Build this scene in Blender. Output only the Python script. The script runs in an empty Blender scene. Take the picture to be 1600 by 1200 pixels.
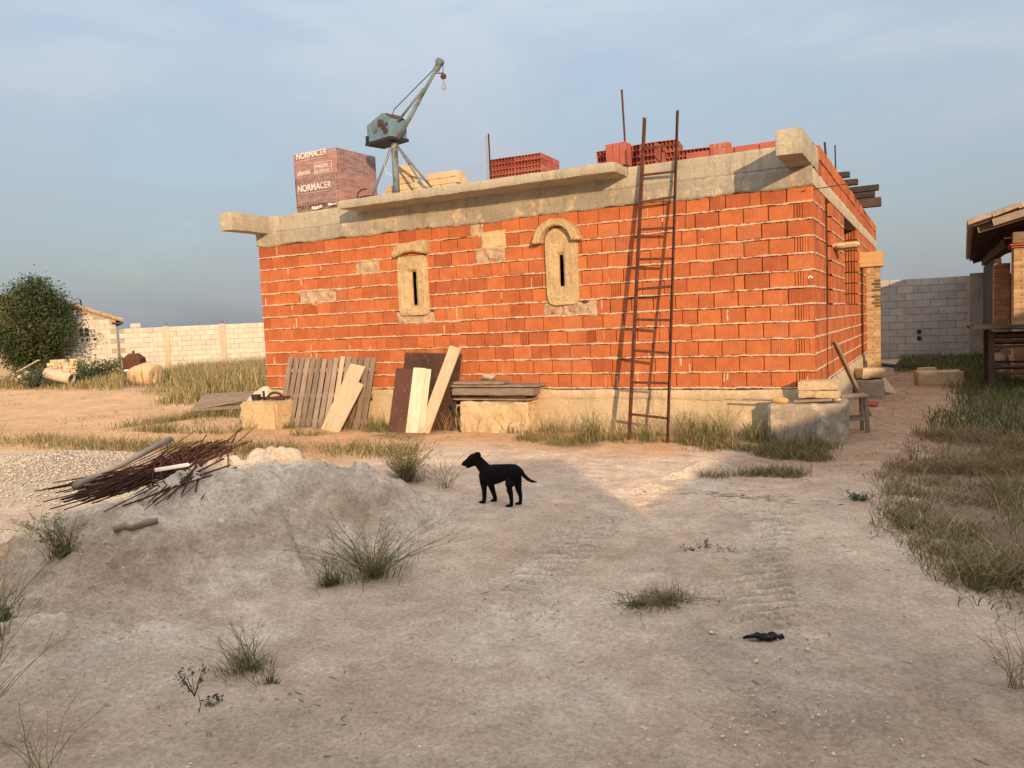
import bpy, bmesh, math, random
import numpy as np
from mathutils import Matrix, Vector, Quaternion

# ------------------------------------------------------------------ camera, sky, sun, exposure
scene = bpy.context.scene
COL = scene.collection
CAM = np.array([1.258, -10.195, 1.55])
cam_data = bpy.data.cameras.new('camera')
cam_data.sensor_width = 36.0
cam_data.lens = 27.72
cam_data.clip_end = 3000
cam = bpy.data.objects.new('camera', cam_data)
COL.objects.link(cam)
_r, _u, _f = Vector((0.88256, 0.46818, -0.04360)), Vector((0.00265, 0.08778, 0.99614)), Vector((-0.47020, 0.87926, -0.07624))
_m = Matrix((_r, _u, -_f)).transposed().to_4x4()
_m.translation = Vector(CAM)
cam.matrix_world = _m
scene.camera = cam

SUN = Vector((0.600, -0.766, 0.228)).normalized()
world = bpy.data.worlds.new('World')
scene.world = world
world.use_nodes = True
nt = world.node_tree
nt.nodes.clear()
w_out = nt.nodes.new('ShaderNodeOutputWorld')
w_bg = nt.nodes.new('ShaderNodeBackground')
w_bg.inputs['Strength'].default_value = 0.15
w_sky = nt.nodes.new('ShaderNodeTexSky')
w_sky.sky_type = 'NISHITA'
w_sky.sun_disc = False
w_sky.sun_elevation = math.asin(SUN.z)
w_sky.sun_rotation = math.atan2(SUN.x, SUN.y)
w_sky.air_density = 1.2
w_sky.dust_density = 3.0
w_sky.ozone_density = 1.6
# thin high cloud veil mixed over the clear sky, the same all round
w_tc = nt.nodes.new('ShaderNodeTexCoord')
w_map = nt.nodes.new('ShaderNodeMapping')
w_map.inputs['Scale'].default_value = (1.6, 1.6, 5.5)
w_map.inputs['Rotation'].default_value = (0.12, 0.2, 0.5)
w_n = nt.nodes.new('ShaderNodeTexNoise')
w_n.inputs['Scale'].default_value = 2.1
w_n.inputs['Detail'].default_value = 7
w_n.inputs['Roughness'].default_value = 0.52
w_n.inputs['Distortion'].default_value = 0.3
w_r = nt.nodes.new('ShaderNodeValToRGB')
w_r.color_ramp.elements[0].position = 0.34
w_r.color_ramp.elements[0].color = (0.82, 0.82, 0.82, 1)
w_r.color_ramp.elements[1].position = 0.66
w_r.color_ramp.elements[1].color = (0.96, 0.96, 0.96, 1)
w_mix = nt.nodes.new('ShaderNodeMixRGB')
# the veil is greyer and duller in the haze low down, paler higher up
w_sep = nt.nodes.new('ShaderNodeSeparateXYZ')
w_veil = nt.nodes.new('ShaderNodeValToRGB')
_e = w_veil.color_ramp.elements
_e[0].position = 0.0; _e[0].color = (0.98, 1.07, 1.17, 1)
_e[1].position = 1.0; _e[1].color = (5.2, 5.3, 5.5, 1)  # unseen zenith brightened as added fill for the shade
_x = _e.new(0.16); _x.color = (1.20, 1.35, 1.57, 1)
_x = _e.new(0.42); _x.color = (1.82, 2.02, 2.30, 1)
w_streak = nt.nodes.new('ShaderNodeMixRGB'); w_streak.blend_type = 'MULTIPLY'; w_streak.inputs['Fac'].default_value = 1.0
w_r2 = nt.nodes.new('ShaderNodeValToRGB')
w_r2.color_ramp.elements[0].position = 0.38; w_r2.color_ramp.elements[0].color = (0.85, 0.88, 0.92, 1)
w_r2.color_ramp.elements[1].position = 0.62; w_r2.color_ramp.elements[1].color = (1.10, 1.09, 1.08, 1)
L = nt.links.new
L(w_tc.outputs['Generated'], w_map.inputs['Vector'])
L(w_map.outputs['Vector'], w_n.inputs['Vector'])
L(w_n.outputs['Fac'], w_r.inputs['Fac'])
L(w_r.outputs['Color'], w_mix.inputs['Fac'])
L(w_tc.outputs['Generated'], w_sep.inputs[0])
L(w_sep.outputs['Z'], w_veil.inputs['Fac'])
L(w_n.outputs['Fac'], w_r2.inputs['Fac'])
L(w_veil.outputs['Color'], w_streak.inputs['Color1'])
L(w_r2.outputs['Color'], w_streak.inputs['Color2'])
L(w_streak.outputs['Color'], w_mix.inputs['Color2'])
L(w_sky.outputs['Color'], w_mix.inputs['Color1'])
L(w_mix.outputs['Color'], w_bg.inputs['Color'])
L(w_bg.outputs['Background'], w_out.inputs['Surface'])

sun_data = bpy.data.lights.new('sun', 'SUN')
sun_data.energy = 2.3
sun_data.angle = math.radians(0.55)
sun_data.color = (1.0, 0.70, 0.42)
sun = bpy.data.objects.new('sun', sun_data)
COL.objects.link(sun)
sun.rotation_mode = 'QUATERNION'
sun.rotation_quaternion = SUN.to_track_quat('Z', 'Y')
sun.location = (20, -30, 20)

vs = scene.view_settings
vs.view_transform = 'Standard'
vs.look = 'None'
vs.exposure = 1.15
vs.gamma = 1.0
vs.use_curve_mapping = False

# ------------------------------------------------------------------ helpers
RNG = random.Random(7)
NPR = np.random.default_rng(11)

def _hash(ix, iy, iz, seed):
    h = (ix * 374761393 + iy * 668265263 + iz * 2147483647 + seed * 1442695041) & 0xFFFFFFFF
    h = ((h ^ (h >> 13)) * 1274126177) & 0xFFFFFFFF
    h = h ^ (h >> 16)
    return (h & 0xFFFF) / 65535.0

def vnoise(x, y, z=0.0, seed=0):
    x = np.asarray(x, float); y = np.asarray(y, float); z = np.zeros_like(x) + z
    ix, iy, iz = (np.floor(a).astype(np.int64) for a in (x, y, z))
    fx, fy, fz = x - ix, y - iy, z - iz
    fx, fy, fz = (a * a * (3 - 2 * a) for a in (fx, fy, fz))
    def c(a, b, d): return _hash(ix + a, iy + b, iz + d, seed)
    l = lambda a, b, t: a + (b - a) * t
    return l(l(l(c(0,0,0), c(1,0,0), fx), l(c(0,1,0), c(1,1,0), fx), fy),
             l(l(c(0,0,1), c(1,0,1), fx), l(c(0,1,1), c(1,1,1), fx), fy), fz) * 2 - 1

def fbm(x, y, z=0.0, o=4, seed=0, gain=0.5):
    t = 0; a = 1; s = 0
    x = np.asarray(x, float); y = np.asarray(y, float); z = np.asarray(z, float)
    for k in range(o):
        t = t + a * vnoise(x * 2**k, y * 2**k, z * 2**k, seed + k * 17); s += a; a *= gain
    return t / s

def sstep(a, b, x):
    t = np.clip((np.asarray(x, float) - a) / (b - a), 0, 1); return t * t * (3 - 2 * t)

def thing(name, label, cat, loc=(0, 0, 0), rotz=0.0, group=None):
    o = bpy.data.objects.new(name, None)
    o.empty_display_size = 0.2
    COL.objects.link(o)
    o.location = loc; o.rotation_euler = (0, 0, rotz)
    return tag(o, label, cat, group)

def tag(o, label=None, cat=None, group=None, kind=None):
    if label: o['label'] = label
    if cat: o['category'] = cat
    if group: o['group'] = group
    if kind: o['kind'] = kind
    return o

def link(name, me, parent=None):
    o = bpy.data.objects.new(name, me)
    COL.objects.link(o)
    if parent is not None: o.parent = parent
    return o

def np_mesh(name, V, F, mat, parent=None, smooth=False, col=None, kind=None):
    """V (n,3); F (m,k) with one polygon size"""
    V = np.asarray(V, np.float32); F = np.asarray(F, np.int32)
    me = bpy.data.meshes.new(name)
    me.vertices.add(len(V)); me.vertices.foreach_set('co', V.ravel())
    k = F.shape[1]
    me.loops.add(F.size); me.loops.foreach_set('vertex_index', F.ravel())
    me.polygons.add(len(F))
    me.polygons.foreach_set('loop_start', np.arange(0, F.size, k, dtype=np.int32))
    me.polygons.foreach_set('loop_total', np.full(len(F), k, np.int32))
    if smooth: me.polygons.foreach_set('use_smooth', np.ones(len(F), bool))
    me.update(calc_edges=True)
    if col is None: col = np.ones((len(V), 3), np.float32)
    if col is not None:
        a = me.color_attributes.new('Col', 'FLOAT_COLOR', 'POINT')
        c4 = np.ones((len(V), 4), np.float32); c4[:, :3] = col
        a.data.foreach_set('color', c4.ravel())
    me.materials.append(mat)
    o = link(name, me, parent)
    if kind: o['kind'] = kind
    return o

class MB:
    """collects simple shapes for ONE mesh object"""
    def __init__(s): s.v = []; s.f = []; s.c = []
    def add(s, vs, fs, col=None):
        n = len(s.v); s.v += [tuple(p) for p in vs]; s.f += [tuple(i + n for i in f) for f in fs]
        s.c += [col or (1, 1, 1)] * len(vs)
    def box(s, x0, x1, y0, y1, z0, z1, M=None, col=None):
        vs = [Vector(p) for p in ((x0,y0,z0),(x1,y0,z0),(x1,y1,z0),(x0,y1,z0),(x0,y0,z1),(x1,y0,z1),(x1,y1,z1),(x0,y1,z1))]
        if M is not None: vs = [M @ p for p in vs]
        s.add(vs, [(0,3,2,1),(4,5,6,7),(0,1,5,4),(1,2,6,5),(2,3,7,6),(3,0,4,7)], col)
    def cbox(s, x0, x1, y0, y1, z0, z1, b=0.006, M=None, col=None):
        """box with chamfered edges (24 verts)"""
        vs = []; idx = {}
        X = (x0, x1); Y = (y0, y1); Z = (z0, z1)
        for i in (0, 1):
            for j in (0, 1):
                for k in (0, 1):
                    for ax in range(3):
                        p = [X[i], Y[j], Z[k]]
                        sg = [1 if i == 0 else -1, 1 if j == 0 else -1, 1 if k == 0 else -1]
                        for a in range(3):
                            if a != ax: p[a] += sg[a] * b
                        idx[(i, j, k, ax)] = len(vs); vs.append(Vector(p))
        fs = []
        for ax in range(3):
            for e in (0, 1):
                o = [a for a in range(3) if a != ax]
                q = []
                for (m, n) in ((0,0),(1,0),(1,1),(0,1)):
                    t = [0, 0, 0]; t[ax] = e; t[o[0]] = m; t[o[1]] = n
                    q.append(idx[(*t, ax)])
                fs.append(q)
        for ax in range(3):
            o = [a for a in range(3) if a != ax]
            for m in (0, 1):
                for n in (0, 1):
                    t0 = [0,0,0]; t0[o[0]] = m; t0[o[1]] = n; t1 = list(t0); t0[ax] = 0; t1[ax] = 1
                    fs.append([idx[(*t0, o[0])], idx[(*t1, o[0])], idx[(*t1, o[1])], idx[(*t0, o[1])]])
        for i in (0,1):
            for j in (0,1):
                for k in (0,1): fs.append([idx[(i,j,k,0)], idx[(i,j,k,1)], idx[(i,j,k,2)]])
        if M is not None: vs = [M @ p for p in vs]
        s.add(vs, fs, col)
    def tube(s, pts, rad, n=8, sy=1.0, up=(0, 0, 1), cap=True, col=None):
        """tube along points; rad a number or one per point; sy scales the radius across 'up'"""
        pts = [Vector(p) for p in pts]
        if not hasattr(rad, '__len__'): rad = [rad] * len(pts)
        base = len(s.v); vs = []; fs = []
        for i, p in enumerate(pts):
            t = (pts[min(i+1, len(pts)-1)] - pts[max(i-1, 0)]).normalized()
            u = Vector(up)
            if abs(t.dot(u)) > 0.97: u = Vector((1, 0, 0)) if abs(t.x) < 0.9 else Vector((0, 1, 0))
            a = t.cross(u).normalized(); b = a.cross(t).normalized()
            for k in range(n):
                th = 2 * math.pi * k / n
                vs.append(p + a * (math.cos(th) * rad[i] * sy) + b * (math.sin(th) * rad[i]))
        for i in range(len(pts) - 1):
            for k in range(n):
                fs.append((i*n+k, i*n+(k+1) % n, (i+1)*n+(k+1) % n, (i+1)*n+k))
        if cap:
            fs.append(tuple(range(n-1, -1, -1))); m = (len(pts)-1)*n; fs.append(tuple(range(m, m+n)))
        s.add(vs, fs, col)
    def prism(s, poly, y0, y1, M=None, col=None):
        """polygon in (x,z) extruded from y0 to y1"""
        n = len(poly)
        vs = [Vector((x, y0, z)) for x, z in poly] + [Vector((x, y1, z)) for x, z in poly]
        fs = [tuple(range(n)), tuple(range(2*n-1, n-1, -1))] + [(i, i+n, (i+1) % n+n, (i+1) % n) for i in range(n)]
        if M is not None: vs = [M @ p for p in vs]
        s.add(vs, fs, col)
    def build(s, name, mat, parent=None, smooth=False, kind=None, fix=True):
        me = bpy.data.meshes.new(name)
        me.from_pydata([tuple(p) for p in s.v], [], s.f)
        if fix:
            bm = bmesh.new(); bm.from_mesh(me); bmesh.ops.recalc_face_normals(bm, faces=bm.faces); bm.to_mesh(me); bm.free()
        a = me.color_attributes.new('Col', 'FLOAT_COLOR', 'POINT')
        c4 = np.ones((len(s.v), 4), np.float32); c4[:, :3] = np.array(s.c).reshape(-1, 3)
        a.data.foreach_set('color', c4.ravel())
        if smooth: me.polygons.foreach_set('use_smooth', np.ones(len(me.polygons), bool))
        me.materials.append(mat)
        o = link(name, me, parent)
        if kind: o['kind'] = kind
        return o

def rot(loc=(0,0,0), x=0, y=0, z=0):
    return Matrix.Translation(Vector(loc)) @ Matrix.Rotation(z, 4, 'Z') @ Matrix.Rotation(y, 4, 'Y') @ Matrix.Rotation(x, 4, 'X')

def grid_box(x0, x1, y0, y1, z0, z1, step):
    """surface grid of a box: vertices, quads"""
    nx, ny, nz = (max(1, int(round((b - a) / step))) for a, b in ((x0, x1), (y0, y1), (z0, z1)))
    idx = {}; V = []
    def vid(i, j, k):
        key = (i, j, k)
        if key not in idx:
            idx[key] = len(V); V.append((i / nx, j / ny, k / nz))
        return idx[key]
    F = []
    for i in range(nx):
        for j in range(ny):
            F.append((vid(i,j,0), vid(i,j+1,0), vid(i+1,j+1,0), vid(i+1,j,0)))
            F.append((vid(i,j,nz), vid(i+1,j,nz), vid(i+1,j+1,nz), vid(i,j+1,nz)))
        for k in range(nz):
            F.append((vid(i,0,k), vid(i+1,0,k), vid(i+1,0,k+1), vid(i,0,k+1)))
            F.append((vid(i,ny,k), vid(i,ny,k+1), vid(i+1,ny,k+1), vid(i+1,ny,k)))
    for j in range(ny):
        for k in range(nz):
            F.append((vid(0,j,k), vid(0,j,k+1), vid(0,j+1,k+1), vid(0,j+1,k)))
            F.append((vid(nx,j,k), vid(nx,j+1,k), vid(nx,j+1,k+1), vid(nx,j,k+1)))
    return np.array(V), np.array(F)

def rough_box(name, x0, x1, y0, y1, z0, z1, mat, parent=None, step=0.05, amp=0.012, freq=5.0, rnd=0.012, seed=1, M=None, smooth=True, fine=0.0):
    U, F = grid_box(x0, x1, y0, y1, z0, z1, step)
    lo = np.array([x0, y0, z0]); hi = np.array([x1, y1, z1])
    P = lo + U * (hi - lo)
    at = (U < 1e-6) * -1.0 + (U > 1 - 1e-6) * 1.0
    nex = np.abs(at).sum(1)
    wear = 0.4 + 1.2 * (0.5 + 0.5 * fbm(P[:,0]*9, P[:,1]*9, P[:,2]*9, 2, seed + 5))
    pull = np.where(nex >= 2, rnd, 0.0) * wear
    D = fbm(P[:,0]*freq, P[:,1]*freq, P[:,2]*freq, 4, seed) * amp
    if fine: D = D + fine * fbm(P[:,0]*40, P[:,1]*40, P[:,2]*40, 2, seed + 9)
    P = P + at * (D - pull)[:, None]
    if M is not None:
        P = np.array([tuple(M @ Vector(p)) for p in P])
    o = np_mesh(name, P, F, mat, parent, smooth=smooth)
    if smooth: o.data.set_sharp_from_angle(angle=math.radians(38))
    return o

def rock_mesh(seed, size, sub=3, amp=0.28, flat=0.0, facets=10):
    bm = bmesh.new(); bmesh.ops.create_icosphere(bm, subdivisions=sub, radius=1.0)
    V = np.array([v.co[:] for v in bm.verts]); F = np.array([[v.index for v in f.verts] for f in bm.faces]); bm.free()
    rr = np.random.default_rng(seed)
    for k in range(facets):        # knock flat facets off
        n = rr.normal(size=3); n /= np.linalg.norm(n); d = rr.uniform(0.62, 0.92)
        e = V @ n - d; V = V - np.outer(np.clip(e, 0, None) * 0.9, n)
    V = V * (1 + amp * fbm(V[:,0]*1.7+seed, V[:,1]*1.7, V[:,2]*1.7, 3, seed)[:, None])
    if flat: V[:, 2] = np.maximum(V[:, 2], -1 + flat)
    return V * np.array(size) , F

def rock(name, loc, size, mat, seed=1, parent=None, sub=3, amp=0.25, rz=0.0, smooth=False, facets=10):
    V, F = rock_mesh(seed, size, sub, amp, facets=facets)
    c, s_ = math.cos(rz), math.sin(rz)
    V = V @ np.array([[c, s_, 0], [-s_, c, 0], [0, 0, 1]]) + np.array(loc)
    return np_mesh(name, V, F, mat, parent, smooth=smooth)

def text_mesh(name, body, size, mat, parent, M, bold=0.0, xs=1.0):
    cu = bpy.data.curves.new(name, 'FONT'); cu.body = body; cu.size = size; cu.offset = bold; cu.extrude = 0.0012
    o = bpy.data.objects.new(name, cu); COL.objects.link(o)
    me = bpy.data.meshes.new_from_object(o.evaluated_get(bpy.context.evaluated_depsgraph_get()))
    bpy.data.objects.remove(o); bpy.data.curves.remove(cu)
    me.transform(M @ Matrix.Scale(xs, 4, (1, 0, 0)))
    me.materials.clear(); me.materials.append(mat); me.name = name
    return link(name, me, parent)
# ------------------------------------------------------------------ materials (all procedural, world coordinates)
def new_mat(name):
    m = bpy.data.materials.new(name); m.use_nodes = True
    t = m.node_tree; t.nodes.clear()
    out = t.nodes.new('ShaderNodeOutputMaterial'); b = t.nodes.new('ShaderNodeBsdfPrincipled')
    t.links.new(b.outputs['BSDF'], out.inputs['Surface'])
    b.inputs['Specular IOR Level'].default_value = 0.25
    return m, t, b

def N(t, kind, **kw):
    n = t.nodes.new(kind)
    for k, v in kw.items():
        if k in n.inputs: n.inputs[k].default_value = v
        else: setattr(n, k, v)
    return n

def mixc(t, fac, a, b, blend='MIX'):
    m = t.nodes.new('ShaderNodeMixRGB'); m.blend_type = blend
    for s, v in (('Fac', fac), ('Color1', a), ('Color2', b)):
        if hasattr(v, 'is_linked') or hasattr(v, 'links'): t.links.new(v, m.inputs[s])
        elif isinstance(v, (int, float)): m.inputs[s].default_value = v if s == 'Fac' else (v, v, v, 1)
        else: m.inputs[s].default_value = (*v, 1)
    return m.outputs['Color']

def pos(t, scale=(1, 1, 1), space='world'):
    if space == 'world': g = t.nodes.new('ShaderNodeNewGeometry').outputs['Position']
    else: g = t.nodes.new('ShaderNodeTexCoord').outputs['Object']
    mp = t.nodes.new('ShaderNodeMapping'); mp.inputs['Scale'].default_value = scale
    t.links.new(g, mp.inputs['Vector']); return mp.outputs['Vector']

def noise(t, vec, scale, detail=6, rough=0.6, lo=0.35, hi=0.65, dist=0.0):
    n = N(t, 'ShaderNodeTexNoise', Scale=scale, Detail=detail, Roughness=rough, Distortion=dist)
    t.links.new(vec, n.inputs['Vector'])
    r = t.nodes.new('ShaderNodeMapRange'); r.inputs['From Min'].default_value = lo; r.inputs['From Max'].default_value = hi
    t.links.new(n.outputs['Fac'], r.inputs['Value'])
    return r.outputs['Result'], n.outputs['Fac']

def bump(t, b, h, strength=0.4, dist=0.01, prev=None):
    n = N(t, 'ShaderNodeBump', Strength=strength, Distance=dist)
    t.links.new(h, n.inputs['Height'])
    if prev is not None: t.links.new(prev, n.inputs['Normal'])
    t.links.new(n.outputs['Normal'], b.inputs['Normal'])
    return n.outputs['Normal']

def pmat(name, c1, c2, scale=3.0, c3=None, s3=14.0, t3=(0.56, 0.68), rough=0.9, bs=40.0, bstr=0.5, bd=0.006, rand=0.0, attr=False, spec=0.25, metal=0.0, stretch=(1, 1, 1), space='world'):
    m, t, b = new_mat(name)
    p = pos(t, stretch, space)
    f, _ = noise(t, p, scale, 7, 0.62)
    c = mixc(t, f, c1, c2)
    if c3 is not None:
        f3, _ = noise(t, p, s3, 5, 0.6, *t3)
        c = mixc(t, f3, c, c3)
    if rand:
        oi = t.nodes.new('ShaderNodeObjectInfo')
        r = t.nodes.new('ShaderNodeMapRange'); r.inputs['To Min'].default_value = 1 - rand; r.inputs['To Max'].default_value = 1 + rand
        t.links.new(oi.outputs['Random'], r.inputs['Value'])
        c = mixc(t, 1.0, c, r.outputs['Result'], 'MULTIPLY')
    if attr:
        a = N(t, 'ShaderNodeAttribute', attribute_name='Col')
        c = mixc(t, 1.0, c, a.outputs['Color'], 'MULTIPLY')
    t.links.new(c, b.inputs['Base Color'])
    b.inputs['Roughness'].default_value = rough; b.inputs['Metallic'].default_value = metal
    b.inputs['Specular IOR Level'].default_value = spec
    if bstr:
        _, h = noise(t, p, bs, 6, 0.65)
        bump(t, b, h, bstr, bd)
    return m

def brick_mat(name, c1, c2, ribs=True):
    m, t, b = new_mat(name)
    p = pos(t)
    sx = t.nodes.new('ShaderNodeSeparateXYZ'); t.links.new(p, sx.inputs[0])
    ad = N(t, 'ShaderNodeMath', operation='ADD'); t.links.new(sx.outputs['X'], ad.inputs[0]); t.links.new(sx.outputs['Y'], ad.inputs[1])
    f, _ = noise(t, p, 2.2, 6, 0.6, 0.3, 0.7)
    oi = t.nodes.new('ShaderNodeObjectInfo')
    a = N(t, 'ShaderNodeAttribute', attribute_name='Col')
    sep = t.nodes.new('ShaderNodeSeparateColor'); t.links.new(a.outputs['Color'], sep.inputs[0])
    # one random value a brick: the object's own, or the one stored with a joined brick
    s1 = N(t, 'ShaderNodeMath', operation='ADD'); t.links.new(oi.outputs['Random'], s1.inputs[0]); t.links.new(sep.outputs['Green'], s1.inputs[1])
    s2 = N(t, 'ShaderNodeMath', operation='FRACT'); t.links.new(s1.outputs[0], s2.inputs[0])
    ramp = t.nodes.new('ShaderNodeValToRGB'); t.links.new(s2.outputs[0], ramp.inputs['Fac'])
    els = ramp.color_ramp.elements
    els[0].position = 0.0; els[0].color = (*c1, 1); els[1].position = 1.0; els[1].color = (*c2, 1)
    e = els.new(0.45); e.color = tuple((x + y) / 2 * 1.02 for x, y in zip(c1, c2)) + (1,)
    e = els.new(0.86); e.color = (c2[0] * 0.84, c2[1] * 0.80, c2[2] * 0.85, 1)
    e = els.new(0.90); e.color = (c1[0] * 1.05, c1[1] * 1.2, c1[2] * 1.25, 1)
    c = mixc(t, f, ramp.outputs['Color'], mixc(t, 0.5, ramp.outputs['Color'], c2))
    # firing bloom and run-down lime streaks
    pv = pos(t, (7.0, 7.0, 0.35))
    k, _ = noise(t, pv, 1.0, 4, 0.7, 0.60, 0.74)
    pm, _ = noise(t, p, 0.55, 3, 0.5, 0.46, 0.62)
    km = N(t, 'ShaderNodeMath', operation='MULTIPLY'); t.links.new(k, km.inputs[0]); t.links.new(pm, km.inputs[1])
    k2 = N(t, 'ShaderNodeMath', operation='MULTIPLY'); t.links.new(km.outputs[0], k2.inputs[0]); k2.inputs[1].default_value = 0.62
    c = mixc(t, k2.outputs[0], c, (0.52, 0.34, 0.25))
    gm, _ = noise(t, p, 5.5, 8, 0.75, 0.34, 0.66)
    c = mixc(t, 1.0, c, mixc(t, gm, (0.80, 0.78, 0.78), (1.14, 1.14, 1.14)), 'MULTIPLY')
    gd, _ = noise(t, p, 1.7, 5, 0.7, 0.55, 0.70); gk = N(t, 'ShaderNodeMath', operation='MULTIPLY'); t.links.new(gd, gk.inputs[0]); gk.inputs[1].default_value = 0.40
    c = mixc(t, gk.outputs[0], c, (0.40, 0.20, 0.115))
    sp, _ = noise(t, p, 26, 3, 0.7, 0.66, 0.74)
    s3 = N(t, 'ShaderNodeMath', operation='MULTIPLY'); t.links.new(sp, s3.inputs[0]); s3.inputs[1].default_value = 0.35
    c = mixc(t, s3.outputs[0], c, (0.56, 0.40, 0.27))
    t.links.new(c, b.inputs['Base Color'])
    b.inputs['Roughness'].default_value = 0.82
    _, h = noise(t, p, 55, 5, 0.6)
    nrm = bump(t, b, h, 0.35, 0.004)
    if ribs:
        sn = N(t, 'ShaderNodeMath', operation='MULTIPLY'); t.links.new(ad.outputs[0], sn.inputs[0]); sn.inputs[1].default_value = 2 * math.pi / 0.0235
        sw = N(t, 'ShaderNodeMath', operation='SINE'); t.links.new(sn.outputs[0], sw.inputs[0])
        rm, _ = noise(t, p, 3.5, 4, 0.6, 0.3, 0.7); rw = N(t, 'ShaderNodeMath', operation='MULTIPLY'); t.links.new(sw.outputs[0], rw.inputs[0]); t.links.new(rm, rw.inputs[1])
        bump(t, b, rw.outputs[0], 0.5, 0.004, nrm)
    return m

def leaf_mat(name, rough=0.65, trans=0.25):
    m, t, b = new_mat(name)
    a = N(t, 'ShaderNodeAttribute', attribute_name='Col')
    t.links.new(a.outputs['Color'], b.inputs['Base Color'])
    b.inputs['Roughness'].default_value = rough
    tr = t.nodes.new('ShaderNodeBsdfTranslucent'); t.links.new(a.outputs['Color'], tr.inputs['Color'])
    mx = t.nodes.new('ShaderNodeMixShader'); mx.inputs[0].default_value = trans
    out = [n for n in t.nodes if n.type == 'OUTPUT_MATERIAL'][0]
    t.links.new(b.outputs[0], mx.inputs[1]); t.links.new(tr.outputs[0], mx.inputs[2]); t.links.new(mx.outputs[0], out.inputs['Surface'])
    return m

def mul(t, c, k): return mixc(t, 1.0, c, k, 'MULTIPLY')

def earth_mat(name):
    """loose earth: the Col attribute holds the soil's own colour region by region"""
    m, t, b = new_mat(name)
    p = pos(t)
    a = N(t, 'ShaderNodeAttribute', attribute_name='Col')
    f, _ = noise(t, p, 0.9, 6, 0.62, 0.32, 0.68)
    c = mul(t, a.outputs['Color'], mixc(t, f, (0.86, 0.84, 0.82), (1.14, 1.14, 1.14)))
    f2, g2 = noise(t, p, 4.6, 10, 0.74, 0.36, 0.66)
    c = mul(t, c, mixc(t, f2, (0.80, 0.765, 0.73), (1.16, 1.16, 1.16)))
    f3, g3 = noise(t, p, 42, 8, 0.8, 0.36, 0.66)
    c = mul(t, c, mixc(t, f3, (0.70, 0.665, 0.635), (1.26, 1.26, 1.26)))
    hts = []
    for sc, lo, frac in ((34, 0.24, 0.80), (95, 0.26, 0.62)):         # bedded grit, two sizes, only some cells hold a stone
        v = N(t, 'ShaderNodeTexVoronoi', Scale=sc); t.links.new(p, v.inputs['Vector'])
        sp = t.nodes.new('ShaderNodeSeparateColor'); t.links.new(v.outputs['Color'], sp.inputs[0])
        on = N(t, 'ShaderNodeMath', operation='GREATER_THAN'); t.links.new(sp.outputs['Red'], on.inputs[0]); on.inputs[1].default_value = frac
        r = t.nodes.new('ShaderNodeMapRange'); r.inputs['From Min'].default_value = lo * 0.7; r.inputs['From Max'].default_value = lo
        r.inputs['To Min'].default_value = 0.75; r.inputs['To Max'].default_value = 0.0
        t.links.new(v.outputs['Distance'], r.inputs['Value'])
        k = N(t, 'ShaderNodeMath', operation='MULTIPLY'); t.links.new(r.outputs['Result'], k.inputs[0]); t.links.new(on.outputs[0], k.inputs[1])
        c = mixc(t, k.outputs[0], c, mixc(t, sp.outputs['Green'], (0.20, 0.16, 0.125), (0.82, 0.74, 0.63)))
        hts.append(k.outputs[0])
    t.links.new(c, b.inputs['Base Color'])
    b.inputs['Roughness'].default_value = 0.97; b.inputs['Specular IOR Level'].default_value = 0.1
    n1 = bump(t, b, g2, 0.9, 0.06)
    n2 = bump(t, b, g3, 0.9, 0.014, n1)
    bump(t, b, hts[0], 0.6, 0.012, n2)
    return m

def conc_mat(name, c1, c2, dark, pale, drip=0.5, boards=0.0):
    """old cast concrete: cloudy tone, run-down stains, pits, faint shutter-board lines"""
    m, t, b = new_mat(name); p = pos(t)
    f, g = noise(t, p, 2.4, 9, 0.66, 0.34, 0.66)
    c = mixc(t, f, c1, c2)
    fp, _ = noise(t, p, 3.3, 7, 0.7, 0.54, 0.66); c = mixc(t, fp, c, pale)
    d, _ = noise(t, pos(t, (9, 9, 0.7)), 1.0, 6, 0.7, 0.50, 0.68)
    dm, _ = noise(t, p, 1.3, 4, 0.6, 0.40, 0.60)
    k = N(t, 'ShaderNodeMath', operation='MULTIPLY'); t.links.new(d, k.inputs[0]); t.links.new(dm, k.inputs[1])
    k2 = N(t, 'ShaderNodeMath', operation='MULTIPLY'); t.links.new(k.outputs[0], k2.inputs[0]); k2.inputs[1].default_value = drip
    c = mixc(t, k2.outputs[0], c, dark)
    fs, gs = noise(t, p, 34, 7, 0.78, 0.36, 0.66)
    c = mul(t, c, mixc(t, fs, (0.78, 0.765, 0.75), (1.15, 1.15, 1.15)))
    pit, _ = noise(t, p, 58, 2, 0.5, 0.70, 0.74); c = mixc(t, pit, c, mul(t, c, (0.45, 0.42, 0.40)))
    t.links.new(c, b.inputs['Base Color']); b.inputs['Roughness'].default_value = 0.93; b.inputs['Specular IOR Level'].default_value = 0.15
    n1 = bump(t, b, g, 0.5, 0.03); n2 = bump(t, b, gs, 0.8, 0.006, n1)
    if boards:
        sx = t.nodes.new('ShaderNodeSeparateXYZ'); t.links.new(p, sx.inputs[0])
        q = N(t, 'ShaderNodeMath', operation='MULTIPLY'); t.links.new(sx.outputs['Z'], q.inputs[0]); q.inputs[1].default_value = 1 / boards
        fr = N(t, 'ShaderNodeMath', operation='FRACT'); t.links.new(q.outputs[0], fr.inputs[0])
        gt = N(t, 'ShaderNodeMath', operation='LESS_THAN'); t.links.new(fr.outputs[0], gt.inputs[0]); gt.inputs[1].default_value = 0.07
        bump(t, b, gt.outputs[0], 0.5, 0.006, n2)
    return m

def wood_mat(name, c1, c2, stretch=(6, 30, 30), bstr=0.4):
    return pmat(name, c1, c2, 1.0, None, rough=0.88, bs=2.2, bstr=bstr, bd=0.004, rand=0.12, stretch=stretch, space='object', attr=True)

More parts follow.
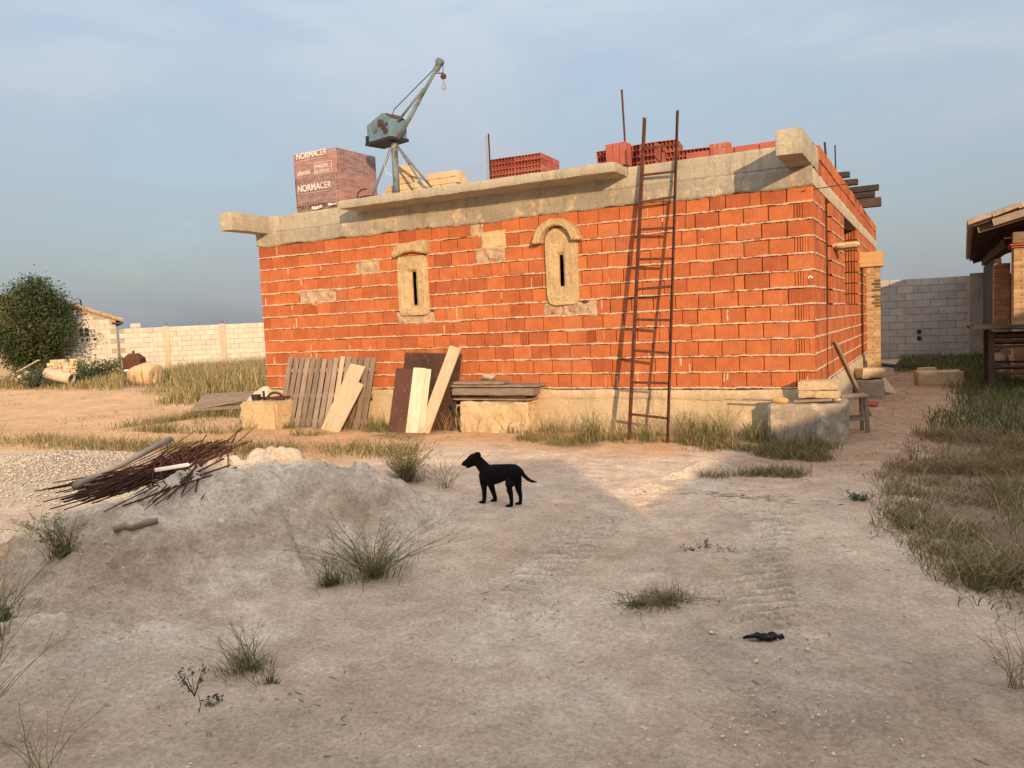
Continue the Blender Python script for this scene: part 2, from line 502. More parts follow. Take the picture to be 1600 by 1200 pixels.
M_BRICK = brick_mat('hollow_brick', (0.51, 0.158, 0.052), (0.385, 0.104, 0.036))
M_BRICK2 = brick_mat('stacked_brick', (0.42, 0.125, 0.085), (0.30, 0.075, 0.055), ribs=False)
M_MORTAR = pmat('mortar', (0.58, 0.43, 0.30), (0.44, 0.315, 0.215), 6, (0.66, 0.52, 0.38), 20, bs=60, bstr=0.8)
M_PATCH = pmat('rough_mortar', (0.52, 0.40, 0.275), (0.36, 0.235, 0.15), 7, (0.42, 0.13, 0.06), 11, (0.58, 0.68), bs=30, bstr=1.0, bd=0.02)
M_CORE = pmat('joint_depth', (0.12, 0.06, 0.04), (0.09, 0.05, 0.035), 8)
M_CONC = conc_mat('cast_concrete', (0.45, 0.40, 0.30), (0.34, 0.305, 0.24), (0.17, 0.15, 0.125), (0.52, 0.44, 0.31), 0.75, 0.115)
M_CONC2 = conc_mat('ring_beam_concrete', (0.38, 0.335, 0.26), (0.27, 0.24, 0.195), (0.16, 0.145, 0.12), (0.58, 0.46, 0.31), 0.7)
M_CONC3 = conc_mat('pale_render', (0.56, 0.46, 0.33), (0.45, 0.37, 0.27), (0.27, 0.235, 0.19), (0.62, 0.53, 0.40), 0.5)
M_PLINTH = conc_mat('plinth_render', (0.58, 0.45, 0.285), (0.48, 0.37, 0.235), (0.26, 0.21, 0.15), (0.62, 0.49, 0.31), 0.65)
M_STONE = pmat('carved_limestone', (0.58, 0.43, 0.235), (0.43, 0.305, 0.165), 7, (0.27, 0.19, 0.105), 38, (0.56, 0.66), bs=42, bstr=1.0, bd=0.02)
M_STONE2 = pmat('rough_limestone', (0.60, 0.45, 0.26), (0.48, 0.35, 0.20), 4, (0.36, 0.27, 0.17), 16, bs=26, bstr=0.9, bd=0.02)
M_BLOCKOLD = conc_mat('flaking_concrete', (0.40, 0.325, 0.245), (0.31, 0.255, 0.19), (0.20, 0.165, 0.125), (0.60, 0.52, 0.41), 0.5)
M_RUST = pmat('rusty_steel', (0.115, 0.042, 0.022), (0.060, 0.026, 0.018), 14, (0.20, 0.075, 0.03), 30, rough=0.8, bs=80, bstr=0.4)
M_REBAR = pmat('rusty_rebar', (0.085, 0.030, 0.017), (0.045, 0.018, 0.012), 12, (0.15, 0.05, 0.02), 22, rough=0.8, bs=120, bstr=0.3)
M_BLUE = pmat('worn_blue_paint', (0.15, 0.245, 0.30), (0.11, 0.185, 0.235), 8, (0.17, 0.105, 0.07), 13, (0.56, 0.64), rough=0.55, bs=30, bstr=0.15)
M_BLUEG = pmat('worn_grey_paint', (0.17, 0.215, 0.23), (0.115, 0.15, 0.16), 7, (0.11, 0.07, 0.05), 10, (0.55, 0.63), rough=0.6, bs=30, bstr=0.15)
M_DARK = pmat('black_grease', (0.02, 0.018, 0.017), (0.035, 0.03, 0.028), 12, rough=0.6, bstr=0.2)
M_BURNT = pmat('creosoted_timber', (0.030, 0.026, 0.024), (0.055, 0.045, 0.038), 6, rough=0.85, bs=20, bstr=0.5)
M_BROWNT = pmat('dark_brown_timber', (0.085, 0.055, 0.038), (0.05, 0.034, 0.026), 7, rough=0.85, bs=20, bstr=0.5)
M_WGREY = wood_mat('weathered_grey_wood', (0.30, 0.225, 0.165), (0.20, 0.148, 0.11))
M_WGREYZ = wood_mat('weathered_grey_wood_upright', (0.31, 0.235, 0.175), (0.20, 0.15, 0.112), (30, 30, 5))
M_WPALEZ = wood_mat('pale_wood_upright', (0.56, 0.42, 0.275), (0.43, 0.31, 0.20), (26, 26, 4))
M_WWHITEZ = wood_mat('whitewashed_wood_upright', (0.68, 0.57, 0.42), (0.54, 0.44, 0.31), (26, 26, 4))
M_WNEW = wood_mat('new_yellow_board', (0.56, 0.35, 0.155), (0.46, 0.27, 0.115), (5, 20, 24))
M_SHEET = pmat('brown_shutter_sheet', (0.082, 0.040, 0.027), (0.052, 0.028, 0.021), 5, (0.12, 0.065, 0.04), 18, rough=0.7, bs=20, bstr=0.3)
M_BROWNP = pmat('brown_painted_panel', (0.115, 0.052, 0.032), (0.085, 0.040, 0.026), 4, (0.40, 0.30, 0.22), 17, (0.66, 0.72), rough=0.65, bs=30, bstr=0.2)
M_CREAM = pmat('cream_brick', (0.62, 0.47, 0.29), (0.52, 0.385, 0.235), 8, rand=0.14, attr=True, bs=50, bstr=0.5)
M_GREYBLK = pmat('grey_concrete_block', (0.47, 0.43, 0.365), (0.38, 0.345, 0.295), 4, rand=0.10, bs=60, bstr=0.6)
M_PALEBLK = pmat('pale_concrete_block', (0.60, 0.54, 0.45), (0.50, 0.45, 0.37), 4, rand=0.08, bs=40, bstr=0.5)
M_BLKJOINT = pmat('grey_block_joint', (0.31, 0.28, 0.24), (0.26, 0.235, 0.20), 5)
M_PALEJOINT = pmat('pale_block_joint', (0.40, 0.34, 0.25), (0.34, 0.29, 0.21), 5)
M_THINBR = pmat('thin_tan_brick', (0.47, 0.315, 0.17), (0.38, 0.245, 0.13), 9, rand=0.0, attr=True, bs=50, bstr=0.5)
M_TILE = pmat('clay_roof_tile', (0.42, 0.30, 0.19), (0.28, 0.19, 0.12), 6, (0.16, 0.12, 0.09), 9, rand=0.2, bs=40, bstr=0.5)
M_WHITE = pmat('white_print', (0.74, 0.67, 0.63), (0.62, 0.55, 0.51), 20, bstr=0.0)
M_CHALK = pmat('white_plastic', (0.72, 0.70, 0.66), (0.60, 0.58, 0.54), 12, bstr=0.1)
M_PVC = pmat('dusty_grey_pipe', (0.36, 0.30, 0.24), (0.27, 0.225, 0.18), 6, rough=0.6, bstr=0.15)
M_ROCK = pmat('pale_field_stone', (0.58, 0.47, 0.34), (0.42, 0.34, 0.25), 5, (0.68, 0.58, 0.45), 15, bs=24, bstr=0.9, bd=0.02)
M_ROCKO = pmat('orange_boulder', (0.62, 0.42, 0.235), (0.50, 0.325, 0.175), 3, (0.40, 0.28, 0.17), 9, bs=14, bstr=0.8, bd=0.03)
M_BARK = pmat('bark', (0.10, 0.075, 0.055), (0.06, 0.045, 0.035), 8, bs=30, bstr=0.8)
M_BLACK = pmat('black_cloth', (0.010, 0.010, 0.011), (0.018, 0.017, 0.018), 20, rough=0.9, bs=80, bstr=0.4)
M_TARP = pmat('dusty_white_sacking', (0.60, 0.53, 0.42), (0.46, 0.40, 0.31), 4, bs=14, bstr=0.6, bd=0.03)
M_PEB = pmat('pebble', (0.60, 0.52, 0.42), (0.42, 0.355, 0.28), 30, bstr=0.3, attr=True)
M_EARTH = earth_mat('earth')
M_GRASS = leaf_mat('grass')
M_TWIG = leaf_mat('weed_stem', 0.8, 0.1)
M_LEAF = leaf_mat('tree_leaf', 0.55, 0.3)
# ------------------------------------------------------------------ terrain
TRACKS = [np.array([(0.10,-3.9),(0.26,-4.83),(0.41,-5.73),(0.55,-6.36),(0.68,-6.95),(0.85,-7.8)]),
          np.array([(-0.75,-1.9),(-0.92,-2.79),(-1.06,-4.1),(-1.03,-5.0),(-0.88,-5.9),(-0.65,-6.9)])]

def poly_coords(P, x, y):
    """nearest distance (signed), and running length along a polyline"""
    best = np.full(x.shape, 1e9); al = np.zeros_like(x); sg = np.zeros_like(x); run = 0.0; T = np.zeros_like(x)
    for i in range(len(P) - 1):
        a, b = P[i][:2], P[i+1][:2]; d = b - a; Ln = np.hypot(*d); d = d / Ln
        t = np.clip((x - a[0]) * d[0] + (y - a[1]) * d[1], 0, Ln)
        dx = x - a[0] - t * d[0]; dy = y - a[1] - t * d[1]
        q = np.hypot(dx, dy); m = q < best
        best = np.where(m, q, best); al = np.where(m, run + t, al); T = np.where(m, i + t / Ln, T)
        sg = np.where(m, np.sign(d[0] * dy - d[1] * dx), sg); run += Ln
    return best, al, sg, T

def gz(x, y):
    x = np.asarray(x, float); y = np.asarray(y, float)
    z = 0.022 * fbm(x * 0.45, y * 0.45, 0, 3, 3) + 0.006 * fbm(x * 3.1, y * 3.1, 0, 3, 8)
    z = z - 0.03 * np.exp(-((x - 0.2) ** 2 / 1.5 + (y + 1.0) ** 2 / 1.2))
    far = sstep(14, 60, np.hypot(x + 2, y + 3))
    z = z * (1 - far) + far * 0.05 * fbm(x * 0.08, y * 0.08, 0, 2, 5)
    return z

def tracks_h(x, y):
    z = np.zeros_like(x)
    for i, P in enumerate(TRACKS):
        d, al, sg, _ = poly_coords(P, x, y)
        w = 0.21 + 0.05 * fbm(al * 1.3, al * 0, 0, 2, 20 + i)
        mask = sstep(w, w * 0.55, d) * sstep(-7.3, -6.6, y) * (0.15 + 0.85 * sstep(-0.4, 0.1, fbm(x * 1.5, y * 1.5, 0, 3, 31 + i)))
        ph = (al + 0.55 * d * np.where(sg > 0, 1, -0.4) + 0.02 * fbm(x * 4, y * 4, 0, 2, 9)) / 0.112
        rid = np.abs(((ph % 1) * 2) - 1)
        z = z + mask * (0.060 * (sstep(0.2, 0.85, rid) - 0.4)) - 0.015 * sstep(w * 1.6, w * 0.5, d)
    return z

def axis(lo, hi, step, far, grow=1.13):
    a = list(np.arange(lo, hi + 1e-6, step)); s = step; p = hi
    while p < far: s *= grow; p += s; a.append(p)
    s = step; p = lo; b = []
    while p > -far: s *= grow; p -= s; b.append(p)
    return np.array(b[::-1] + a)

DUST = np.array((0.73, 0.565, 0.42)); SOIL = np.array((0.72, 0.455, 0.245)); PATH = np.array((0.48, 0.325, 0.215)); GSOIL = np.array((0.26, 0.185, 0.115))

def right_grass(x, y):
    """1 inside the weedy strip right of the track"""
    return sstep(-0.25, 0.2, x - right_edge(y) + 0.25 * fbm(x * 1.8, y * 1.8, 0, 3, 41))
def right_edge(y):
    return np.interp(y, [-8, -6.2, -5.7, -5.0, -4.35, -3.3, -2.2, -1.0, 0.5, 2.3, 5, 9, 16], [2.3, 1.9, 1.62, 1.4, 1.16, 0.92, 0.95, 1.15, 1.22, 1.42, 1.62, 1.75, 1.9])

def soil_colour(x, y):
    n = fbm(x * 0.7, y * 0.7, 0, 4, 51)
    c = np.broadcast_to(DUST, x.shape + (3,)).copy()
    def put(m, col):
        nonlocal c
        c = c * (1 - m[..., None]) + np.array(col) * m[..., None]
    for i, P in enumerate(TRACKS):            # tyre lug marks: pale dust crests, dark troughs; relief shading put into the colour
        d, al, sg, _ = poly_coords(P, x, y)
        w = 0.21 + 0.05 * fbm(al * 1.3, al * 0, 0, 2, 20 + i)
        mask = sstep(w, w * 0.55, d) * sstep(-7.3, -6.6, y) * (0.15 + 0.85 * sstep(-0.4, 0.1, fbm(x * 1.5, y * 1.5, 0, 3, 31 + i)))
        ph = (al + 0.55 * d * np.where(sg > 0, 1, -0.4) + 0.02 * fbm(x * 4, y * 4, 0, 2, 9)) / 0.112
        put(0.60 * mask * sstep(0.5, 0.1, np.abs(((ph % 1) * 2) - 1)), DUST * 0.68)
        put(0.95 * mask * sstep(0.4, 0.8, np.abs(((ph % 1) * 2) - 1)), (0.84, 0.71, 0.55))
    put(0.45 * sstep(0.10, 0.45, fbm(x * 2.6, y * 2.6, 0, 4, 66)), DUST * 0.74)
    put(0.5 * sstep(0.12, 0.42, fbm(x * 1.6 + 4, y * 1.6, 0, 4, 68)), (0.78, 0.665, 0.52))
    put(0.40 * sstep(0.12, 0.42, fbm(x * 0.8 + 9, y * 0.8, 0, 4, 69)) * sstep(-4.6, -5.6, y), (0.52, 0.355, 0.245))
    # damp grey stains of the track, paler where tyres packed it
    put(0.35 * sstep(0.12, 0.45, fbm(x * 1.3, y * 1.3, 0, 3, 61)) * sstep(-5.2, -6.2, y), (0.36, 0.30, 0.245))
    put(0.25 * sstep(0.1, 0.5, fbm(x * 0.9 + 7, y * 0.9, 0, 3, 63)), (0.56, 0.43, 0.32))
    put(sstep(-1.9, -0.9, y + 0.5 * n) * sstep(-0.8, -1.6, x), SOIL)                      # foot of the wall
    put(sstep(-4.3, -5.6, x + 0.6 * n) * sstep(-4.1, -3.1, y + 0.4 * n), SOIL)             # orange yard on the left
    put(sstep(-2.9, -1.2, y + 0.6 * n) * sstep(-0.9, -0.1, x + 0.4 * n), PATH)             # path along the side wall
    put(0.92 * sstep(0.0, 0.35, x - right_edge(y) + 0.22 * fbm(x * 2.5, y * 2.5, 0, 3, 42)), GSOIL)
    put(0.75 * sstep(0.0, 0.4, fbm(x * 1.1, y * 1.1, 0, 3, 77)) * sstep(-1.7, -1.2, y) * sstep(0.25, -0.2, y) * sstep(-9.5, -8.5, x), GSOIL)
    put(sstep(-13.0, -15.0, x + y * 0.5 + n) * sstep(5.5, 7.5, y - 0.15 * x * 0 + n), GSOIL)
    put(0.9 * sstep(60, 110, np.hypot(x, y)), (0.25, 0.20, 0.12))
    return c

def make_ground():
    xs = axis(-4.2, 2.5, 0.022, 1400, 1.15); ys = axis(-9.4, -1.2, 0.022, 1400, 1.15)
    X, Y = np.meshgrid(xs, ys)
    Z = gz(X, Y) + tracks_h(X, Y)
    near = sstep(7, 3.5, np.hypot(X + 0.5, Y + 5.5))
    Z = Z + near * 0.006 * fbm(X * 14, Y * 14, 0, 3, 91)
    # trampled crumbs, scuffs and old prints
    Z = Z + near * 0.022 * np.clip(fbm(X * 9, Y * 9, 0, 2, 95) - 0.25, 0, 1) + near * 0.014 * np.abs(fbm(X * 4.5, Y * 4.5, 0, 3, 96)) - near * 0.03 * np.clip(fbm(X * 3.4 + 3, Y * 3.4, 0, 2, 97) - 0.38, 0, 1)
    ny, nx = X.shape
    i = np.arange(nx * ny).reshape(ny, nx)
    F = np.stack([i[:-1, :-1], i[:-1, 1:], i[1:, 1:], i[1:, :-1]], -1).reshape(-1, 4)
    o = np_mesh('ground', np.stack([X, Y, Z], -1).reshape(-1, 3), F, M_EARTH, smooth=True, col=soil_colour(X, Y).reshape(-1, 3))
    o['kind'] = 'structure'
make_ground()

# heap of spoil: x, y, crest height, reach towards the track, reach towards the yard
RIDGE = np.array([(-2.50,-4.45,0.02,0.35,0.4),(-2.58,-4.85,0.24,0.75,0.6),(-2.75,-5.06,0.37,1.05,0.8),(-3.13,-5.35,0.57,1.5,1.0),(-3.50,-5.66,0.67,1.85,1.1),
                  (-3.66,-6.19,0.52,1.95,1.1),(-3.72,-6.69,0.43,2.0,1.1),(-3.80,-7.09,0.40,2.1,1.1),(-3.65,-7.58,0.33,2.15,1.1),(-3.5,-8.0,0.24,2.1,1.1),(-3.4,-9.2,0.05,1.6,1.0)])
def mound_h(x, y):
    x = np.asarray(x, float); y = np.asarray(y, float)
    d, al, sg, T = poly_coords(RIDGE, x, y)
    k = np.arange(len(RIDGE))
    H = np.interp(T, k, RIDGE[:, 2]); Wf = np.interp(T, k, RIDGE[:, 3]); Wb = np.interp(T, k, RIDGE[:, 4])
    W = np.where(sg > 0, Wf, Wb) * (0.90 + 0.18 * fbm(x * 0.9, y * 0.9, 0, 2, 71))
    q = np.clip(d / W, 0, 1.3)
    q1 = np.minimum(q, 1)
    prof = np.where(sg > 0, 0.62 * (1 - q1 ** 1.7) + 0.38 * (0.5 + 0.5 * np.cos(np.pi * q1)), 0.45 * (1 - q1) ** 1.15 + 0.55 * (0.5 + 0.5 * np.cos(np.pi * q1)))
    prof = np.where(q >= 1, -(q - 1) * 0.25, prof)
    h = H * prof
    lump = np.clip(h / 0.25, 0, 1)
    h = h + lump * (0.07 * fbm(x * 1.9, y * 1.9, 0, 4, 73) - 0.06 * np.abs(fbm(x * 2.3 + 5, y * 2.3, 0, 4, 74)) + 0.03 * np.abs(fbm(x * 5.5, y * 5.5, 0, 4, 76)) + 0.026 * fbm(x * 11, y * 11, 0, 4, 75))
    b1 = np.abs(fbm(x * 2.7 + 2, y * 2.7, 0, 4, 171)); b2 = np.abs(fbm(x * 7.5, y * 7.5, 0, 3, 172)); b3 = np.abs(fbm(x * 18, y * 18, 0, 2, 173))
    h = h + lump * (0.085 * b1 + 0.05 * b2 + 0.028 * b3 - 0.045)
    # small slumped scarp half way down the near face
    s = fbm(x * 1.2 + 3, y * 1.2, 0, 3, 79)
    h = h + lump * 0.075 * (sstep(-0.03, 0.03, s) - 0.5) + lump * 0.03 * (sstep(0.0, 0.03, fbm(x*2.9, y*2.9 + 4, 0, 3, 78)) - 0.4)
    return h
def surf(x, y):
    x = np.asarray(x, float); y = np.asarray(y, float)
    return np.maximum(gz(x, y), mound_h(x, y) - 0.02 + 0.0 * x)

def make_mound():
    xs = np.arange(-5.6, -1.0, 0.024); ys = np.arange(-9.3, -3.8, 0.024)
    X, Y = np.meshgrid(xs, ys)
    h = mound_h(X, Y)
    Z = h - 0.02 + 0.013 * fbm(X * 20, Y * 20, 0, 3, 93, 0.65) * np.clip(h / 0.1, 0, 1)
    ny, nx = X.shape; i = np.arange(nx * ny).reshape(ny, nx)
    F = np.stack([i[:-1, :-1], i[:-1, 1:], i[1:, 1:], i[1:, :-1]], -1).reshape(-1, 4)
    keep = (Z.ravel()[F] > -0.06).all(1)
    F = F[keep]; u, inv = np.unique(F, return_inverse=True); F = inv.reshape(F.shape)
    c = np.broadcast_to(np.array((0.74, 0.605, 0.465)), X.shape + (3,)).copy()
    def put(m, col):
        nonlocal c
        c = c * (1 - m[..., None]) + np.array(col) * m[..., None]
    put(0.55 * sstep(0.12, 0.45, fbm(X * 1.4, Y * 1.4, 0, 4, 83)), (0.56, 0.41, 0.285))
    put(0.8 * sstep(0.15, 0.45, fbm(X * 2.2 + 9, Y * 2.2, 0, 4, 84)), (0.82, 0.71, 0.57))
    put(0.75 * sstep(0.34, 0.55, h + 0.08 * fbm(X * 3, Y * 3, 0, 3, 181)), (0.82, 0.70, 0.555))  # pale crest: light on the top put into the colour
    put(0.55 * sstep(0.10, 0.2, h) * sstep(0.40, 0.28, h) * sstep(-0.1, 0.3, fbm(X * 1.1 + 3, Y * 1.1, 0, 4, 182)), (0.54, 0.385, 0.265))  # browner lower face: its shade put into the colour
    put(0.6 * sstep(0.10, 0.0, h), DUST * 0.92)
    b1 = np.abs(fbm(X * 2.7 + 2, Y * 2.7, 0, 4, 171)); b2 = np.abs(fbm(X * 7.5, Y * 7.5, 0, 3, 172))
    put(np.clip(h / 0.15, 0, 1) * 0.40 * sstep(0.07, 0.0, b1), (0.46, 0.34, 0.24)); put(np.clip(h / 0.15, 0, 1) * 0.35 * sstep(0.08, 0.0, b2), (0.44, 0.325, 0.23))  # crevice shade put into the soil colour as darker brown
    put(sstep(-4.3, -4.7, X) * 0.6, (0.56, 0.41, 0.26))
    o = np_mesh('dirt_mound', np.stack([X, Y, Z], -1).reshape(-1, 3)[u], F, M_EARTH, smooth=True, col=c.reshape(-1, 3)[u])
    o['kind'] = 'structure'
    o['label'] = 'pale heap of sandy spoil on the left of the track'
make_mound()

def make_gravel():
    xs = np.arange(-10.6, -5.2, 0.05); ys = np.arange(-6.6, -2.9, 0.05)
    X, Y = np.meshgrid(xs, ys)
    def hgt(X, Y):
        r = np.hypot((X + 7.9) / 2.5, (Y + 4.65) / 1.45) + 0.12 * fbm(X * 1.1, Y * 1.1, 0, 3, 87)
        return 0.30 * np.clip(1.0 - r, -0.2, 1) ** 1.0 + 0.05 * fbm(X * 2.5, Y * 2.5, 0, 3, 88) * np.clip(1.1 - r, 0, 1)
    Z = hgt(X, Y) + gz(X, Y) - 0.01
    ny, nx = X.shape; i = np.arange(nx * ny).reshape(ny, nx)
    F = np.stack([i[:-1, :-1], i[:-1, 1:], i[1:, 1:], i[1:, :-1]], -1).reshape(-1, 4)
    keep = (Z.ravel()[F] > -0.04).all(1); F = F[keep]; u, inv = np.unique(F, return_inverse=True); F = inv.reshape(F.shape)
    c = np.broadcast_to(np.array((0.60, 0.52, 0.41)), X.shape + (3,)).copy()
    o = np_mesh('gravel_heap', np.stack([X, Y, Z], -1).reshape(-1, 3)[u], F, M_EARTH, smooth=True, col=c.reshape(-1, 3)[u])
    o['kind'] = 'structure'
    o['label'] = 'low spread of pale gravel behind the rebar bundle'
    return hgt
gravel_h = make_gravel()

def pebbles(name, P, size, seed, label, tint=(1, 1, 1)):
    """P (n,3) places, size (n,)"""
    rr = np.random.default_rng(seed)
    bm = bmesh.new(); bmesh.ops.create_icosphere(bm, subdivisions=1, radius=1.0)
    V0 = np.array([v.co[:] for v in bm.verts]); F0 = np.array([[v.index for v in f.verts] for f in bm.faces]); bm.free()
    n = len(P)
    sc = size[:, None] * rr.uniform(0.6, 1.3, (n, 3)); sc[:, 2] *= 0.6
    V = V0[None] * (1 + 0.22 * rr.normal(size=(n, len(V0), 1)).clip(-1.5, 1.5)) * sc[:, None, :]
    a = rr.uniform(0, 6.28, n); ca, sa = np.cos(a), np.sin(a)
    V = np.stack([V[..., 0] * ca[:, None] - V[..., 1] * sa[:, None], V[..., 0] * sa[:, None] + V[..., 1] * ca[:, None], V[..., 2]], -1) + P[:, None, :]
    F = (F0[None] + (np.arange(n) * len(V0))[:, None, None]).reshape(-1, 3)
    col = np.repeat(rr.uniform(0.62, 1.15, (n, 1)) * (1 + rr.normal(0, 0.02, (n, 3))) * np.array(tint), len(V0), 0)
    o = np_mesh(name, V.reshape(-1, 3), F, M_PEB, col=col, kind='stuff')
    return tag(o, label, 'pebbles')

rr = np.random.default_rng(5)
n = 9000; px = rr.uniform(-3.4, 2.3, n); py = rr.uniform(-9.0, -2.2, n)
keep = rr.random(n) < 0.25 + 0.75 * sstep(-0.1, 0.4, fbm(px * 1.2, py * 1.2, 0, 3, 101)); px, py = px[keep], py[keep]
pz = surf(px, py); sz = 0.0025 + 0.0045 * rr.random(len(px)) ** 4 + 0.010 * (rr.random(len(px)) > 0.993)
n = 52000; qx = rr.uniform(-4.6, 2.4, n); qy = -9.0 + 5.5 * rr.random(n) ** 1.4
keep = (rr.random(n) < 0.12 + 0.88 * sstep(-0.05, 0.35, fbm(qx * 1.7, qy * 1.7, 0, 4, 131))) & (qx < right_edge(qy) + 0.3); qx, qy = qx[keep], qy[keep]
pebbles('dirt_crumbs', np.stack([qx, qy, surf(qx, qy)], 1), 0.0022 + 0.0065 * rr.random(len(qx)) ** 3, 16, 'crumbs of dried earth lying all over heap and track', (1.36, 1.22, 1.08))
pebbles('ground_pebbles', np.stack([px, py, pz + 0.001], 1), sz, 6, 'small loose stones scattered over the dusty track', (1.25, 1.15, 1.05))
n = 14000; px = rr.normal(-7.9, 1.25, n); py = rr.normal(-4.65, 0.75, n); hz = gravel_h(px, py); k = hz > 0.0; px, py, hz = px[k], py[k], hz[k]
pebbles('gravel', np.stack([px, py, hz + gz(px, py)], 1), 0.006 + 0.013 * rr.random(len(px)) ** 2, 8, 'coarse pale gravel covering the low heap on the left')
# ------------------------------------------------------------------ the brick building
PITCH, COURSE, Z0, NC = 0.303, 0.205, 0.605, 12
ZTOP = Z0 + NC * COURSE
BW, BD = 9.08, 12.3
house = thing('brick_building', 'unfinished low building of orange hollow bricks with concrete ring beam', 'building', (0, 0, 0))

# openings in wall coordinates: (u0,u1,z0,z1); front u = x, side u = y
WIN = [(-6.05, -5.62, 1.80, 2.66), (-3.50, -3.12, 1.84, 2.86)]
SIDE_OPEN = [(1.25, 1.95, Z0 + 5*COURSE, ZTOP), (3.82, 6.40, Z0 + 5*COURSE, ZTOP)]
PATCH = [(-8.22, -7.42, 2.03, 2.23), (-6.97, -6.50, 2.45, 2.66), (-4.60, -4.20, 2.66, 2.90), (-4.70, -4.22, 2.45, 2.655), (-3.62, -2.82, 1.62, 1.80), (-6.20, -5.50, 1.62, 1.77), (-4.78, -4.58, 2.86, 3.06)]

def brick_mesh(name, kind):
    """unit brick: width 1 (scaled), height 0.178, front at y=0, chamfered front edge"""
    mb = MB(); h = 0.181; d = 0.10
    if kind == 'plain':
        b = 0.006; bx = 0.018
        vs = [(0,b,0),(1,b,0),(1,b,h),(0,b,h),(bx,0,b),(1-bx,0,b),(1-bx,0,h-b),(bx,0,h-b),(0,d,0),(1,d,0),(1,d,h),(0,d,h)]
        fs = [(4,5,6,7),(0,1,5,4),(1,2,6,5),(2,3,7,6),(3,0,4,7),(0,8,9,1),(1,9,10,2),(2,10,11,3),(3,11,8,0)]
        mb.add(vs, fs)
    else:   # cut end showing the cell webs
        k = 5; w = 1.0 / (k + 0.0); g = 0.045
        for i in range(k):
            mb.box(i*w + (g if i else 0.0), (i+1)*w - g*0.4, 0.002*(i % 2), d, 0, h)
        mb.box(0.02, 0.98, 0.045, d-0.002, 0.004, h-0.004)
    o = mb.build(name, M_BRICK)
    me = o.data; bpy.data.objects.remove(o)
    return me
ME_PLAIN = brick_mesh('brick', 'plain'); ME_CELL = brick_mesh('brick_cut_end', 'cell')

def layout(u0, u1, seed, quoin_hi, openings, patches):
    """list of (u, w, course, kind) for one wall running u0..u1; quoin_hi: corner at the high end"""
    R_ = random.Random(seed); out = []
    for c in range(NC):
        z = Z0 + c * COURSE; zc = z + 0.09
        us = []
        p = u1 if quoin_hi else u0
        sgn = -1 if quoin_hi else 1
        first = True
        if c % 2:
            w = 0.30
            us.append((p, w, 'plain')); p += sgn * w
        else:
            us.append((p, 0.06, 'plain')); p += sgn * 0.06
            us.append((p, 0.155, 'cell')); p += sgn * 0.155
        while (p - u0 if quoin_hi else u1 - p) > 0.02:
            w = PITCH
            r = R_.random()
            if r < 0.05: w = 0.20
            elif r < 0.08: w = 0.13
            rem = (p - u0) if quoin_hi else (u1 - p)
            if rem < w + 0.08: w = rem
            k = 'cell' if (0.12 < w < 0.17 and R_.random() < 0.5) else 'plain'
            us.append((p, w, k)); p += sgn * w
        for (p, w, k) in us:
            a, b = (p - w, p) if quoin_hi else (p, p + w)
            segs = [(a, b)]
            for (o0, o1, q0, q1) in list(openings) + list(patches):
                if zc > q0 - 0.01 and zc < q1 + 0.01:
                    ns = []
                    for (s0, s1) in segs:
                        if s1 <= o0 or s0 >= o1: ns.append((s0, s1)); continue
                        if s0 < o0: ns.append((s0, o0))
                        if s1 > o1: ns.append((o1, s1))
                    segs = ns
            for (s0, s1) in segs:
                if s1 - s0 > 0.025: out.append((s0, s1 - s0, c, k))
    return out

bricks = []   # (priority, matrix, kind)
def queue_bricks(lay, M, seed):
    R_ = random.Random(seed)
    for (u, w, c, k) in lay:
        gap = 0.007 + 0.005 * R_.random()
        dy = R_.uniform(-0.003, 0.003)
        m = M @ Matrix.Translation((u + gap/2, dy, Z0 + c*COURSE + 0.012 + R_.uniform(-0.003, 0.003))) @ Matrix.Rotation(R_.uniform(-0.006, 0.006), 4, 'Y') @ Matrix.Diagonal((w - gap, 1, 1, 1))
        ctr = M @ Vector((u + w/2, 0, Z0 + c*COURSE)); nrm = (M.to_3x3() @ Vector((0, -1, 0)))
        v = Vector(CAM) - ctr
        area = w * max(0.0, v.normalized().dot(nrm)) / v.length_squared
        bricks.append((area, m, k))
MF = Matrix.Identity(4)
MS = Matrix.Rotation(math.pi/2, 4, 'Z')         # side wall: u -> +y, outward -> +x
queue_bricks(layout(-BW, 0.0, 21, True, WIN, PATCH), MF, 1)
queue_bricks(layout(0.0, BD, 22, False, SIDE_OPEN, []), MS, 2)
# two courses of brick laid on the side beam
R_ = random.Random(77)
for c in range(2):
    u = 0.56 + 0.15 * c
    while u < BD - 0.1:
        w = PITCH if R_.random() > 0.1 else 0.2
        m = MS @ Matrix.Translation((u + 0.003, R_.uniform(-0.006, 0.006), 3.262 + c*COURSE*0.96)) @ Matrix.Diagonal((w - 0.006, 1, 1, 1))
        v = Vector(CAM) - Vector((0, u, 3.4)); bricks.append((w * v.normalized().x / v.length_squared * 0.8, m, 'plain')); u += w
bricks.sort(key=lambda b: -b[0])
for a, m, k in bricks[:300]:
    o = link('brick', ME_PLAIN if k == 'plain' else ME_CELL, house); o.matrix_local = m
Vs = []; Fs = []; Cs = []; off = 0
pv = [v.co.copy() for v in ME_PLAIN.vertices]; pf = [tuple(p.vertices) for p in ME_PLAIN.polygons]
cv = [v.co.copy() for v in ME_CELL.vertices]; cf = [tuple(p.vertices) for p in ME_CELL.polygons]
for a, m, k in bricks[300:]:
    v_, f_ = (pv, pf) if k == 'plain' else (cv, cf)
    Vs += [tuple(m @ p) for p in v_]; Fs += [tuple(i + off for i in f) for f in f_]; off += len(v_)
    Cs += [(1, RNG.random(), 1)] * len(v_)
rest = MB(); rest.v = Vs; rest.f = Fs; rest.c = Cs
rest.build('brickwork', M_BRICK, house, kind='stuff', fix=False)

